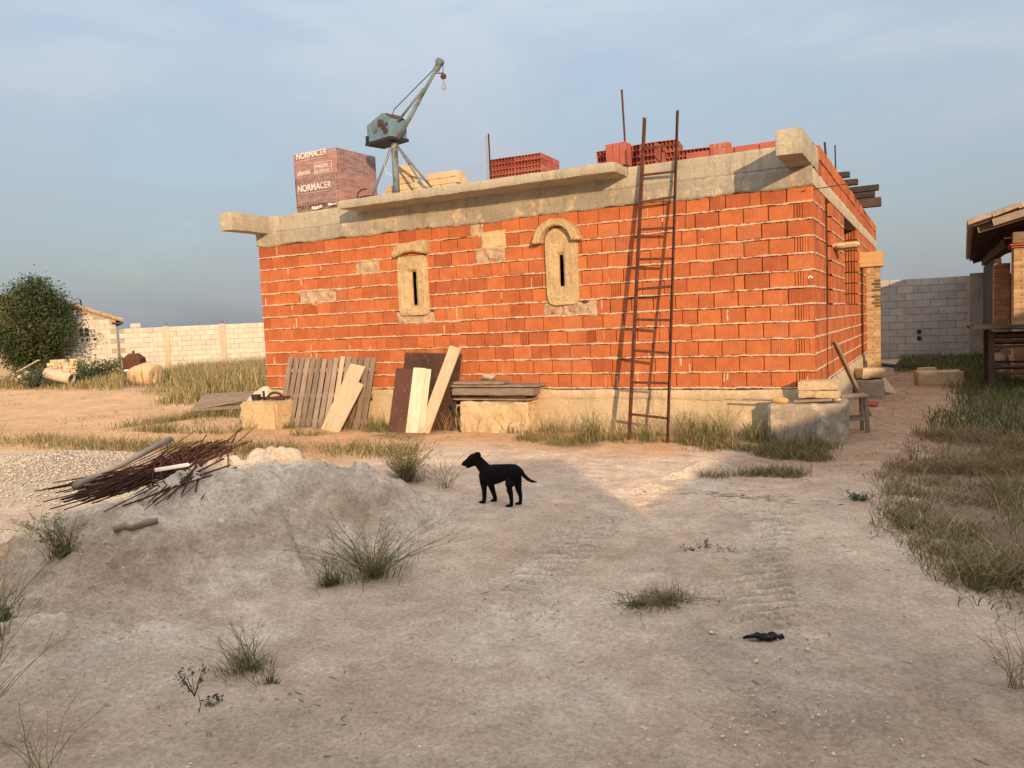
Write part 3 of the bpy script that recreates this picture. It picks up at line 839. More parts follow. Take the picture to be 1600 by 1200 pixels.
# wall bodies behind the bricks, tiled round the openings
def tile_rect(u0, u1, z0, z1, openings):
    us = sorted({u0, u1, *[a for o in openings for a in o[:2] if u0 < a < u1]})
    zs = sorted({z0, z1, *[a for o in openings for a in o[2:] if z0 < a < z1]})
    for i in range(len(us)-1):
        for k in range(len(zs)-1):
            cu, cz_ = (us[i]+us[i+1])/2, (zs[k]+zs[k+1])/2
            if not any(o[0] < cu < o[1] and o[2] < cz_ < o[3] for o in openings):
                yield us[i], us[i+1], zs[k], zs[k+1]
slits = [(-6.02, -5.62, 1.82, 2.52), (-3.49, -3.11, 1.93, 2.62)]
mb = MB()
for a, b, c, d in tile_rect(-BW + 0.02, -0.02, 0.0, 3.52, slits): mb.box(a, b, 0.022, 0.25, c, d)
mb.build('front_wall_core', M_CORE, house)
mb = MB()
for a, b, c, d in tile_rect(0.25, BD, 0.0, 3.24, SIDE_OPEN): mb.box(-0.25, -0.022, a, b, c, d)
mb.build('side_wall_core', M_CORE, house)
# brick ends seen in the far jambs of the two side openings
mb = MB()
for (u0, u1, z0, z1) in SIDE_OPEN:
    z = z0; k = 0
    while z < z1 - 0.05:
        for j in range(5):
            mb.box(-0.25 + j*0.05 + 0.004, -0.25 + j*0.05 + 0.041, u1 - 0.035 - 0.004*((j+k) % 2), u1 + 0.01, z + 0.012, min(z + 0.193, z1 - 0.005), col=(1, RNG.random(), 1))
        z += COURSE; k += 1
mb.build('jamb_brickwork', M_BRICK, house, kind='stuff')
mb = MB()
mb.box(-BW, -BW + 0.25, 0.26, BD, 0, 3.5); mb.box(-BW + 0.255, -0.26, BD - 0.25, BD - 0.002, 0, 3.5)
mb.build('rear_walls', M_BRICK, house)
mb = MB(); mb.box(-BW + 0.255, -0.256, 0.256, BD - 0.255, 3.24, 3.535); mb.build('roof_deck', M_CONC, house)
mb = MB(); mb.box(-BW + 0.27, -0.27, 0.27, BD - 0.27, 0.0, 0.1); mb.build('floor_slab', M_CONC, house)

# bed joints: ragged strips of squeezed mortar
def bed_joint(u0, u1, z, M, seed, amp=1.0):
    n_ = max(2, int((u1 - u0) / 0.016)); u = np.linspace(u0, u1, n_)
    a = 0.014 + amp * (0.010 * fbm(u * 7, u * 0, 0, 3, seed) + 0.009 * fbm(u * 38, u * 0, 0, 2, seed + 1)) + amp * 0.014 * np.clip(fbm(u * 2.4, u * 0, 0, 3, seed + 2) - 0.3, 0, 1)
    b = 0.011 + amp * (0.009 * fbm(u * 6, u * 0, 0, 3, seed + 3) + 0.009 * fbm(u * 33, u * 0, 0, 2, seed + 4)) + amp * 0.05 * np.clip(fbm(u * 3.1, u * 0, 0, 3, seed + 5) - 0.42, 0, 1)
    y = -0.004 - 0.016 * (0.5 + 0.5 * fbm(u * 13, u * 0, 0, 4, seed + 6, 0.7)); w = 0.003 * fbm(u * 0.8, u * 0, 0, 2, seed + 7)
    rows = [(np.full(n_, 0.012), z + w - b), (y * 0.6, z + w - b * 0.75), (y, z + w - 0.1 * b), (y * 0.7, z + w + a * 0.7), (np.full(n_, 0.012), z + w + a)]
    V = np.concatenate([np.stack([u, yy, zz], 1) for yy, zz in rows])
    F = np.concatenate([np.stack([np.arange(n_-1) + r*n_, np.arange(1, n_) + r*n_, np.arange(1, n_) + (r+1)*n_, np.arange(n_-1) + (r+1)*n_], 1) for r in range(len(rows)-1)])
    V = np.array([tuple(M @ Vector(p)) for p in V])
    return V, F
def joints(name, M, u0, u1, openings, seed):
    for c in range(NC + 1):
        z = Z0 + c * COURSE + 0.002
        if c == NC: continue
        segs = [(u0, u1)]
        for (a, b, q0, q1) in openings:
            if q0 - 0.01 < z < q1 + 0.01:
                ns = []
                for s0, s1 in segs:
                    if s1 <= a or s0 >= b: ns.append((s0, s1)); continue
                    if s0 < a: ns.append((s0, a))
                    if s1 > b: ns.append((b, s1))
                segs = ns
        Vs = []; Fs = []; off = 0
        for s0, s1 in segs:
            if s1 - s0 < 0.05: continue
            V, F = bed_joint(s0, s1, z, M, seed + c * 10); Vs.append(V); Fs.append(F + off); off += len(V)
        np_mesh(name, np.concatenate(Vs), np.concatenate(Fs), M_MORTAR, house, smooth=True)
joints('mortar_joint', MF, -BW, 0.008, [(a-0.03, b+0.03, c, d) for a, b, c, d in WIN], 300)
joints('mortar_joint', MS, -0.008, BD, SIDE_OPEN, 500)

# mortar smears in some upright joints and loose splashes
def smear(name, u0, u1, z0, z1, M, mat, seed, y0=-0.012, amp=0.012, rag=0.03, freq=14, parent=None, step=0.022):
    nx_ = max(3, int((u1 - u0) / step)); nz_ = max(3, int((z1 - z0) / step))
    U_, W_ = np.meshgrid(np.linspace(0, 1, nx_), np.linspace(0, 1, nz_))
    X = u0 + U_ * (u1 - u0); Zq = z0 + W_ * (z1 - z0)
    edge = np.minimum(np.minimum(U_ * (u1-u0), (1-U_) * (u1-u0)), np.minimum(W_ * (z1-z0), (1-W_) * (z1-z0)))
    X2 = X + rag * fbm(X * freq * 0.5, Zq * freq * 0.5, 0, 3, seed) * (1 - np.abs(U_ * 2 - 1) * 0) * 0.8
    Z2 = Zq + rag * fbm(X * freq * 0.5 + 9, Zq * freq * 0.5, 0, 3, seed + 1) * 0.8
    Yq = y0 + amp * fbm(X * freq, Zq * freq, 0, 4, seed + 2)
    Yq = np.where(edge < 1e-6, 0.015, Yq)
    i = np.arange(nx_ * nz_).reshape(nz_, nx_)
    F = np.stack([i[:-1, :-1], i[:-1, 1:], i[1:, 1:], i[1:, :-1]], -1).reshape(-1, 4)
    V = np.stack([X2, Yq, Z2], -1).reshape(-1, 3)
    if M is not MF: V = np.array([tuple(M @ Vector(p)) for p in V])
    return np_mesh(name, V, F, mat, parent or house, smooth=True)
for k, (a, b, c, d) in enumerate(PATCH):
    smear('mortar_patch', a - 0.015, b + 0.015, c - 0.02, d + 0.02, MF, M_STONE2 if k == 2 else M_PATCH, 40 + k, y0=-0.02 if k == 2 else 0.0, amp=0.010 if k == 2 else 0.045, rag=0.03 if k == 2 else 0.075)
mb = MB()
R_ = random.Random(4)
for k in range(44):
    c = R_.randrange(NC); u = -R_.random() * 9.0; h = R_.uniform(0.05, 0.17)
    if any(a - 0.1 < u < b + 0.1 for a, b, _, _ in WIN): continue
    z = Z0 + c * COURSE + R_.choice((0.01, 0.19 - h))
    w = R_.uniform(0.008, 0.045)
    vs = []
    for i in range(6):
        t_ = i / 5; ww = w * (0.4 + 0.6 * R_.random()); uo = u + R_.uniform(-0.004, 0.004)
        vs += [(uo - ww/2, 0.006, z + h*t_), (uo, -0.008 - 0.006*R_.random(), z + h*t_), (uo + ww/2, 0.006, z + h*t_)]
    fs = []
    for i in range(5):
        for j in (0, 1): fs.append((i*3+j, i*3+j+1, (i+1)*3+j+1, (i+1)*3+j))
    mb.add(vs, fs)
mb.build('mortar_smears', M_MORTAR, house, smooth=True, kind='stuff')

# concrete: ring beam, cornice slab, corner beam ends, side beam, plinth
def beam_front(name, z0, z1, y, mat, seed, rag_lo=0.0, amp=0.012, x0=-BW - 0.012, x1=0.012):
    xs = np.arange(x0, x1 + 1e-6, 0.035); zs = np.linspace(0, 1, max(4, int((z1 - z0) / 0.03)))
    X, T_ = np.meshgrid(xs, zs)
    lo = z0 + rag_lo * fbm(X * 1.6, X * 0, 0, 4, seed) + 0.4 * rag_lo * fbm(X * 11, X * 0, 0, 3, seed + 3)
    Zq = lo + T_ * (z1 - lo)
    Yq = y + amp * fbm(X * 3, Zq * 3, 0, 4, seed + 1) + 0.35 * amp * fbm(X * 17, Zq * 17, 0, 3, seed + 2)
    Vf = np.stack([X, Yq, Zq], -1); nz_, nx_ = X.shape
    bot = Vf[0].copy(); bot[:, 1] = 0.24; top = Vf[-1].copy(); top[:, 1] = 0.24
    V = np.concatenate([bot[None], Vf, top[None]]); 
    i = np.arange((nz_ + 2) * nx_).reshape(nz_ + 2, nx_)
    F = np.stack([i[:-1, :-1], i[:-1, 1:], i[1:, 1:], i[1:, :-1]], -1).reshape(-1, 4)
    o = np_mesh(name, V.reshape(-1, 3), F, mat, house, smooth=False)
    mb = MB(); 
    return o
beam_front('lintel_course', ZTOP - 0.012, 3.285, -0.014, M_CONC2, 610, rag_lo=0.05, amp=0.014)
beam_front('ring_beam', 3.283, 3.555, -0.006, M_CONC, 620, amp=0.007)
for xx in (-BW - 0.01, 0.004):
    pass
rough_box('ring_beam_end', -0.24, 0.010, 0.02, 0.56, 3.268, 3.575, M_CONC, house, 0.06, 0.006, seed=12)
rough_box('ring_beam_end', -BW - 0.010, -BW + 0.24, 0.02, 0.5, 3.06, 3.55, M_CONC, house, 0.06, 0.006, seed=13)
rough_box('corner_beam_end', -0.285, 0.006, -0.845, 0.2, 3.282, 3.578, M_CONC, house, 0.04, 0.007, rnd=0.008, seed=14)
rough_box('corner_beam_end', -9.07, -8.785, -0.83, 0.2, 3.270, 3.568, M_CONC, house, 0.04, 0.007, rnd=0.008, seed=15)
rough_box('cornice_slab', -6.86, -2.305, -0.50, 0.1, 3.425, 3.562, M_CONC, house, 0.05, 0.009, rnd=0.010, seed=16)
rough_box('side_beam', -0.24, 0.012, 0.022, BD - 0.05, 3.052, 3.258, M_CONC3, house, 0.08, 0.010, rnd=0.008, seed=17)
# plinth front and side
def plinth():
    rough_box('plinth', -BW - 0.03, 0.02, -0.035, 0.015, -0.12, Z0 - 0.012, M_PLINTH, house, 0.045, 0.014, freq=3.5, rnd=0.01, seed=18, fine=0.003)
    rough_box('plinth', -0.02, 0.03, 0.02, BD, -0.12, Z0 - 0.008, M_CONC3, house, 0.07, 0.012, freq=3.5, rnd=0.01, seed=19)
    rough_box('plinth_course', -3.9, -0.55, -0.052, -0.02, 0.445, 0.592, M_PLINTH, house, 0.035, 0.010, freq=6, rnd=0.012, seed=20, fine=0.004)
plinth()

# carved slit windows
def ring_pts(kind, cx, z0, z1, w, n_=110, seed=0, jit=0.007):
    """closed outline counter-clockwise in (x,z)"""
    P = []
    hw = w / 2
    for i in range(n_):
        t_ = 2 * math.pi * i / n_; c, s = math.cos(t_), math.sin(t_)
        e = 0.22 if kind == 'rect' else 0.30
        x = hw * math.copysign(abs(c) ** e, c); zz = (z1 - z0) / 2 * math.copysign(abs(s) ** e, s)
        if kind == 'arch' and s > 0:
            zz = (z1 - z0) / 2 - hw * (1 - math.sqrt(max(0, 1 - (abs(x) / hw) ** 2))) * 0.75 if abs(s) ** e > 0.85 else zz
            zz = min(zz, (z1 - z0) / 2 - hw * (1 - math.sqrt(max(0.0, 1 - min(1, abs(x) / hw) ** 2))) * 0.75)
        P.append((cx + x, (z0 + z1) / 2 + zz))
    P = np.array(P)
    P += jit * np.stack([fbm(P[:,0]*14, P[:,1]*14, 0, 2, seed), fbm(P[:,0]*14+5, P[:,1]*14, 0, 2, seed+1)], 1)
    return P
def slit_window(label, outer, mid, inner, ys, parent, seed):
    t_ = []
    rings = []
    n_ = len(outer)
    specs = [(outer, 0.03), (outer, ys[0] + 0.012), (outer * 0.97 + outer.mean(0) * 0.03, ys[0])]
    for k in range(1, 8):
        a = k / 8
        specs.append((outer * (1 - a) + mid * a, ys[0] + 0.004 * math.sin(k * 1.3)))
    specs += [(mid, ys[0] + 0.004), (mid * 0.75 + inner * 0.25, ys[0] * 0.75 + ys[1] * 0.25), (mid * 0.5 + inner * 0.5, (ys[0] + ys[1]) / 2), (mid * 0.2 + inner * 0.8, ys[0] * 0.15 + ys[1] * 0.85), (inner, ys[1]), (inner, ys[1] + 0.035)]
    V = np.concatenate([np.stack([P[:, 0], np.full(n_, y), P[:, 1]], 1) for P, y in specs])
    F = []
    for r in range(len(specs) - 1):
        for i in range(n_):
            F.append((r*n_ + i, r*n_ + (i+1) % n_, (r+1)*n_ + (i+1) % n_, (r+1)*n_ + i))
    nz = 0.012 * fbm(V[:,0]*24, V[:,1]*24, V[:,2]*24, 4, seed, 0.65) + 0.010 * np.clip(fbm(V[:,0]*45, V[:,1]*45, V[:,2]*45, 2, seed + 3) - 0.1, 0, 1); m_ = V[:, 1] < 0.02
    V[m_, 1] += nz[m_]
    o = np_mesh('slit_window', V, np.array(F), M_STONE, parent, smooth=False)
    o['label'] = label
    return o
o1 = ring_pts('rect', -5.845, 1.745, 2.66, 0.56, seed=3); i1 = ring_pts('rect', -5.84, 1.90, 2.42, 0.085, seed=4, jit=0.002); m1 = ring_pts('rect', -5.86, 1.86, 2.46, 0.25, seed=5)
w1 = slit_window('carved stone slit window under a flat hood', o1, m1, i1, (-0.048, 0.004), house, 5)
o2 = ring_pts('arch', -3.305, 1.775, 2.87, 0.49, seed=6); i2 = ring_pts('rect', -3.325, 2.04, 2.48, 0.07, seed=7, jit=0.003); m2 = ring_pts('rect', -3.325, 1.99, 2.53, 0.15, seed=8)
w2 = slit_window('carved stone slit window under an arched hood', o2, m2, i2, (-0.06, -0.01), house, 9)
# hoods
def hood_arch():
    cx, zs_ = -3.345, 2.655; n_ = 17; V = []; F = []
    prof = []
    for i in range(n_):
        t_ = math.pi * (1 - i / (n_ - 1))
        ro, ri = 0.345, 0.235
        if i in (0, n_-1): ro = 0.375
        jj = 0.010 * math.sin(i * 2.1)
        prof.append(((cx + ro * math.cos(t_), zs_ + (ro + jj) * 0.92 * math.sin(t_)), (cx + ri * math.cos(t_), zs_ + ri * 0.95 * math.sin(t_))))
    for y in (-0.17, 0.03):
        for (o, i_) in prof: V += [(o[0], y, o[1]), (i_[0], y, i_[1])]
    m_ = 2 * n_
    for k in range(n_ - 1):
        a, b, c, d = 2*k, 2*k+1, 2*k+3, 2*k+2
        F += [(a, b, c, d), (a+m_, d+m_, c+m_, b+m_), (a, d, d+m_, a+m_), (b, b+m_, c+m_, c)]
    F += [(0, m_, m_+1, 1), (m_-2, m_-1, 2*m_-1, 2*m_-2)]
    me = bpy.data.meshes.new('hood'); me.from_pydata(V, [], F)
    bm = bmesh.new(); bm.from_mesh(me); bmesh.ops.recalc_face_normals(bm, faces=bm.faces)
    bmesh.ops.bevel(bm, geom=[e for e in bm.edges if e.calc_face_angle(0) > 0.9], offset=0.012, segments=1, affect='EDGES')
    bmesh.ops.subdivide_edges(bm, edges=bm.edges[:], cuts=1, use_grid_fill=True)
    for v in bm.verts: v.co += Vector((fbm([v.co.x*13], [v.co.z*13], [v.co.y*13], 3, 3)[0], fbm([v.co.x*15+3], [v.co.z*15], [v.co.y*15], 3, 4)[0], fbm([v.co.x*13+9], [v.co.z*13], [v.co.y*13], 3, 5)[0])) * 0.012
    bm.to_mesh(me); bm.free(); me.materials.append(M_STONE)
    return link('hood', me, w2)
hood_arch()
def hood_flat():
    P = [(-6.165, 2.655), (-6.08, 2.675), (-5.96, 2.715), (-5.82, 2.725), (-5.66, 2.70), (-5.515, 2.665), (-5.51, 2.80), (-5.50, 2.875), (-5.64, 2.885), (-5.83, 2.865), (-6.0, 2.85), (-6.12, 2.815), (-6.17, 2.72)]
    mb = MB(); mb.prism(P, -0.11, 0.03)
    o = mb.build('hood', M_STONE, w1)
    bm = bmesh.new(); bm.from_mesh(o.data)
    bmesh.ops.bevel(bm, geom=[e for e in bm.edges if e.calc_face_angle(0) > 0.9], offset=0.016, segments=2, affect='EDGES')
    bmesh.ops.triangulate(bm, faces=bm.faces[:]); bmesh.ops.subdivide_edges(bm, edges=bm.edges[:], cuts=2, use_grid_fill=True)
    for v in bm.verts: v.co.y += 0.014 * fbm([v.co.x*17], [v.co.z*17], 0, 3, 6)[0]
    bm.to_mesh(o.data); bm.free()
hood_flat()

# painted mark on the corner brick
text_mesh('painted_mark', '9', 0.115, M_CHALK, house, Matrix.Translation((-0.066, -0.008, 1.89)) @ Matrix.Rotation(math.pi/2, 4, 'X'), bold=0.003)
# side-wall fittings: flat stone corbel, boxed lintel, brick pilaster, starter bar
o = rough_box('corbel', -0.05, 0.36, 2.15, 2.62, 2.435, 2.505, M_STONE2, house, 0.05, 0.03, freq=6, rnd=0.03, seed=31)
mb = MB(); mb.cbox(-0.03, 0.41, 6.95, 7.35, 2.36, 2.65, 0.006); mb.build('lintel_box', M_WNEW, house)
mb = MB(); R_ = random.Random(8); z = -0.05; k = 0
while z < 2.33:
    cuts = (0.11, 0.21, 0.36) if k % 2 else (0.11, 0.26, 0.36)
    for i in range(2):
        g = R_.uniform(0.75, 1.2); dk = 0.32 if (i == 1 and 1.5 < z < 2.1 and k % 5) else 1.0
        mb.box(cuts[i] + 0.005, cuts[i+1] - 0.005, 7.02 + R_.uniform(-0.004, 0.004), 7.3, z, z + 0.048, col=(g*dk, g*dk, g*dk))
    z += 0.062; k += 1
mb.box(0.118, 0.352, 7.035, 7.29, -0.05, 2.355, col=(1.3, 1.5, 1.8))
mb.build('pilaster', M_THINBR, house)
mb = MB(); mb.tube([(-0.12, -0.02, 2.985), (0.45, 0.30, 3.06)], 0.006, 5); mb.build('starter_bar', M_REBAR, house)
mb = MB(); mb.tube([(0.03, 1.05, 0.05), (0.03, 1.05, 2.9)], 0.008, 6); mb.build('plumb_rod', M_RUST, house)
for k, (y, xe, w, h, mt) in enumerate([(3.85, 0.10, 0.13, 0.10, M_BURNT), (4.8, 0.15, 0.14, 0.11, M_BURNT), (5.78, 0.42, 0.14, 0.11, M_BURNT), (6.7, 0.30, 0.20, 0.19, M_BURNT), (8.3, 0.33, 0.22, 0.19, M_BROWNT)]):
    rough_box('roof_joist', -1.2, xe, y - w/2, y + w/2, 3.665, 3.665 + h, mt, house, 0.05, 0.006, rnd=0.006, seed=50 + k)
# ------------------------------------------------------------------ things on the roof
def axes(a, b, side):
    a = Vector(a); b = Vector(b); t_ = (b - a).normalized(); s = Vector(side); s = (s - t_ * s.dot(t_)).normalized(); n_ = s.cross(t_).normalized()
    m = Matrix((s, n_, t_)).transposed().to_4x4(); m.translation = a
    return m, (b - a).length     # local x = width, y = thickness, z = along
def board(name, a, b, w, t_, mat, parent=None, side=(1, 0, 0), bev=0.004, warp=0.0, cut=0.0, col=None):
    """one plank from a to b, object origin at its foot"""
    m, Ln = axes(a, b, side); mb = MB()
    mb.cbox(-w/2, w/2, -t_/2, t_/2, 0, Ln, bev, col=col)
    o = mb.build(name, mat, parent)
    if cut:
        for v in o.data.vertices:
            if v.co.z > Ln/2: v.co.z += cut * v.co.x / w
    o.matrix_local = m
    return o

DECK = 3.56
# wrapped pallet of bricks
pb = thing('wrapped_brick_pallet', 'shrink-wrapped pallet of red bricks with white lettering on the roof edge', 'brick pallet', (-8.20, 0.06, DECK + 0.012), math.radians(-2))
mb = MB(); R_ = random.Random(3)
for i in range(3): mb.box(0.0, 0.96, 0.02 + i*0.42, 0.12 + i*0.42, 0.0, 0.045)
for i in range(6): mb.box(0.01 + i*0.163, 0.125 + i*0.163, 0.0, 0.98, 0.046, 0.064)
mb.build('pallet_base', M_WGREY, pb)
m_br, t, b = new_mat('wrapped_brick'); p_ = pos(t, (1, 1, 1), 'object')
f_, _ = noise(t, p_, 6, 5, 0.6); c_ = mixc(t, f_, (0.33, 0.115, 0.085), (0.25, 0.085, 0.065)); a_ = N(t, 'ShaderNodeAttribute', attribute_name='Col')
t.links.new(mixc(t, 1.0, c_, a_.outputs['Color'], 'MULTIPLY'), b.inputs['Base Color']); b.inputs['Roughness'].default_value = 0.85
# lower tiers show cells on the front, upper tiers show their faces, the other way round on the side
bx = MB(); holes = MB()
for r in range(9):
    z = 0.068 + r * 0.098
    for i in range(4):
        bx.box(i*0.24 + 0.003, i*0.24 + 0.237, 0.003, 0.977, z, z + 0.094, col=(R_.uniform(0.85, 1.12),) * 3)
    front_cells = r < 5
    if front_cells:
        for i in range(16):
            for k in range(2): holes.box(i*0.06 + 0.010, i*0.06 + 0.050, -0.0015, 0.02, z + 0.008 + k*0.044, z + 0.040 + k*0.044)
    else:
        for i in range(15):
            for k in range(2): holes.box(0.94, 0.9615, i*0.065 + 0.014, i*0.065 + 0.054, z + 0.008 + k*0.044, z + 0.040 + k*0.044)
bx.build('brick_stack', m_br, pb)
holes.build('brick_cells', pmat('brick_cell_dark', (0.075, 0.035, 0.032), (0.05, 0.028, 0.027), 12, bstr=0), pb, kind='stuff')
# film: thin wrinkled skin, partly clear
m_film, t, b = new_mat('stretch_film')
b.inputs['Base Color'].default_value = (0.60, 0.47, 0.46, 1); b.inputs['Roughness'].default_value = 0.22; b.inputs['Specular IOR Level'].default_value = 0.6
p_ = pos(t, (1, 1, 3), 'object'); f_, h_ = noise(t, p_, 5, 5, 0.6, 0.40, 0.75)
mr = t.nodes.new('ShaderNodeMapRange'); mr.inputs['To Min'].default_value = 0.20; mr.inputs['To Max'].default_value = 0.52; t.links.new(f_, mr.inputs['Value'])
t.links.new(mr.outputs[0], b.inputs['Alpha']); bump(t, b, h_, 0.6, 0.03)
rough_box('stretch_film', -0.010, 0.972, -0.010, 0.992, 0.066, 0.962, m_film, pb, 0.05, 0.006, freq=8, rnd=0.014, seed=66)
MT = Matrix.Rotation(math.pi/2, 4, 'X')
text_mesh('lettering', 'NORMA', 0.150, M_WHITE, pb, Matrix.Translation((0.075, -0.022, 0.325)) @ MT, bold=0.003, xs=0.92)
text_mesh('lettering', 'CER', 0.150, M_WHITE, pb, Matrix.Translation((0.575, -0.022, 0.325)) @ MT, bold=0.0005, xs=0.92)
text_mesh('lettering', 'NORMA', 0.135, M_WHITE, pb, Matrix.Translation((0.085, -0.022, 0.862)) @ MT, bold=0.003, xs=0.95)
text_mesh('lettering', 'CER', 0.135, M_WHITE, pb, Matrix.Translation((0.535, -0.022, 0.862)) @ MT, bold=0.0005, xs=0.95)
text_mesh('lettering', 'silensis', 0.115, M_WHITE, pb, Matrix.Translation((0.085, -0.022, 0.595)) @ MT, bold=0.001, xs=0.95)
text_mesh('lettering', 'PAREDES', 0.082, M_WHITE, pb, Matrix.Translation((0.495, -0.022, 0.665)) @ MT, bold=0.001, xs=0.88)
text_mesh('lettering', 'DE VERDAD', 0.070, M_WHITE, pb, Matrix.Translation((0.490, -0.022, 0.590)) @ MT, bold=0.0005, xs=0.82)
mb = MB()
for (x0, x1, z0, z1) in ((0.475, 0.865, 0.745, 0.752), (0.475, 0.865, 0.570, 0.577), (0.475, 0.482, 0.5775, 0.7445), (0.858, 0.865, 0.5775, 0.7445), (0.482, 0.858, 0.650, 0.654), (0.11, 0.80, 0.285, 0.290), (0.12, 0.72, 0.825, 0.829)):
    mb.box(x0, x1, -0.0225, -0.0212, z0, z1)
mb.build('printed_frame', M_WHITE, pb)
rough_box('torn_film', 0.36, 0.62, -0.035, -0.014, 0.0, 0.075, M_CHALK, pb, 0.03, 0.03, freq=14, rnd=0.02, seed=5, M=rot((0, 0, 0)))
rough_box('torn_film', 0.72, 0.93, -0.035, -0.014, 0.01, 0.09, M_CHALK, pb, 0.03, 0.03, freq=14, rnd=0.02, seed=6)

# site hoist
cr = thing('site_hoist', 'small blue-grey electric site hoist with slanted jib standing on the roof', 'hoist', (-6.29, 0.30, DECK))
mb = MB(); mb.tube([(0, 0, 0), (0, 0, 0.97)], 0.052, 14); mb.build('post', M_BLUEG, cr, smooth=True)
for (a, b_) in (((-0.50, -0.10, 0.0), (-0.03, 0, 0.93)), ((0.62, 0.05, 0.0), (0.03, 0.0, 0.93)), ((0.50, 0.62, 0.0), (0.03, 0.02, 0.90))):
    mb = MB(); mb.tube([a, b_], 0.020, 8); mb.build('leg', M_BLUEG, cr, smooth=True)
mb = MB(); mb.tube([(0.0, -0.055, 0.86), (0.05, -0.03, 0.90), (0.02, 0.05, 0.92), (-0.05, 0.03, 0.88), (0, -0.055, 0.86)], 0.008, 6); mb.build('rope_tie', M_STONE2, cr)
# motor box
MBX = rot((0.0, 0, 0), z=math.radians(-15))
mb = MB()
V8 = [(-0.46, -0.17, 1.00), (0.12, -0.17, 1.00), (0.12, 0.17, 1.00), (-0.46, 0.17, 1.00), (-0.46, -0.17, 1.27), (-0.05, -0.17, 1.39), (0.12, -0.17, 1.285), (-0.46, 0.17, 1.27), (-0.05, 0.17, 1.39), (0.12, 0.17, 1.285)]
mb.add([MBX @ Vector(v) for v in V8], [(0,3,2,1),(0,1,6,5,4),(3,7,8,9,2),(0,4,7,3),(1,2,9,6),(4,5,8,7),(5,6,9,8)])
hb = mb.build('motor_box', M_BLUE, cr)
mb = MB(); mb.tube([MBX @ Vector((-0.25, -0.168, 1.19)), MBX @ Vector((-0.25, -0.182, 1.19))], 0.075, 20); mb.build('cover_plate', M_BLUEG, hb)
mb = MB()
for (x, z, d, r) in ((-0.07, 1.24, 0.05, 0.05), (-0.02, 1.17, 0.035, 0.038), (0.03, 1.10, 0.03, 0.045), (0.06, 1.20, 0.025, 0.022)):
    mb.tube([MBX @ Vector((x, -0.165, z)), MBX @ Vector((x, -0.17 - d, z))], r, 10)
mb.build('gear_cluster', M_BROWNT, hb)
mb = MB(); mb.box(-0.50, 0.14, -0.19, 0.19, 0.955, 0.998, M=MBX); mb.box(-0.47, -0.42, -0.20, -0.172, 1.0, 1.10, M=MBX); mb.build('base_plate', M_DARK, hb)
mb = MB(); mb.box(-0.04, 0.13, -0.15, 0.15, 0, 0.006, M=MBX @ rot((0.02, 0, 1.36), y=0.58)); mb.build('rusted_lid', M_RUST, hb)
J0, J1 = Vector((0.12, -0.05, 0.98)), Vector((0.90, 0.02, 1.99))
mb = MB(); mb.tube([J0, J0 + (J1 - J0) * 0.55], 0.034, 10); mb.tube([J0 + (J1 - J0) * 0.5, J1], 0.027, 10); jib = mb.build('jib', M_BLUEG, cr, smooth=True)
mb = MB(); mb.tube([J0 + Vector((0.0, 0.02, 0.27)), J0 + (J1 - J0) * 0.66 + Vector((-0.02, 0.0, 0.03))], 0.020, 8); mb.build('jib_brace', M_BLUEG, jib, smooth=True)
mb = MB(); mb.cbox(-0.045, 0.045, -0.035, 0.035, -0.10, 0.07, 0.01, M=rot(J1, y=0.68)); mb.tube([J1 + Vector((0.02, -0.045, 0.03)), J1 + Vector((0.02, 0.045, 0.03))], 0.055, 14); mb.build('jib_head', M_BLUEG, jib)
mb = MB(); mb.tube([(0.0, 0.0, 1.37), (0.03, 0.0, 1.45), J1 + Vector((-0.07, 0, -0.04))], 0.0075, 5); mb.build('cable', M_DARK, cr)
mb = MB(); mb.tube([J1 + Vector((0.07, 0, 0.02)), J1 + Vector((0.07, 0, -0.15))], 0.006, 5); mb.tube([J1 + Vector((-0.06, 0, -0.12)), J1 + Vector((0.06, 0, -0.14))], 0.009, 5); mb.build('hoist_rope', M_DARK, cr)
bm = bmesh.new(); bmesh.ops.create_uvsphere(bm, u_segments=16, v_segments=10, radius=0.046); me = bpy.data.meshes.new('ball_weight'); bm.to_mesh(me); bm.free(); me.materials.append(M_RUST)
me.polygons.foreach_set('use_smooth', np.ones(len(me.polygons), bool)); o = link('ball_weight', me, cr); o.location = J1 + Vector((0.07, 0, -0.19))
mb = MB(); H0 = J1 + Vector((0.07, 0, -0.225)); mb.tube([H0, H0 + Vector((0, 0, -0.075))], 0.009, 6)
mb.tube([H0 + Vector((0.028 * math.cos(a), 0, -0.115 + 0.045 * math.sin(a))) for a in np.linspace(1.57, -3.6, 14)], 0.011, 7); mb.build('hook', M_PVC, cr, smooth=True)
mb = MB(); mb.tube([(-0.02, -0.05, 0.86), (-0.17, -0.07, 0.60), (-0.14, -0.06, 0.48), (-0.04, -0.05, 0.42)], 0.004, 5); mb.build('loose_wire', M_CHALK, cr)
# curl of bent steel by the pallet
mb = MB(); mb.tube([(0, 0, 0), (0.03, 0, 0.09), (0.11, 0, 0.13), (0.20, 0, 0.125)], 0.014, 7); mb.tube([(0.05, 0.0, 0.012), (0.25, 0.02, 0.02)], 0.014, 7)
o = mb.build('bent_steel_bar', M_RUST); o.location = (-6.95, 0.12, 3.68); tag(o, 'bent rusty bar curling up between wrapped pallet and hoist post', 'steel bar')
rough_box('timber_offcut', -7.15, -6.55, 0.06, 0.22, DECK + 0.01, 3.672, M_WGREY, None, 0.06, 0.004, seed=3)
tag(bpy.data.objects['timber_offcut'], 'grey timber offcut lying on the roof between pallet and hoist', 'timber')

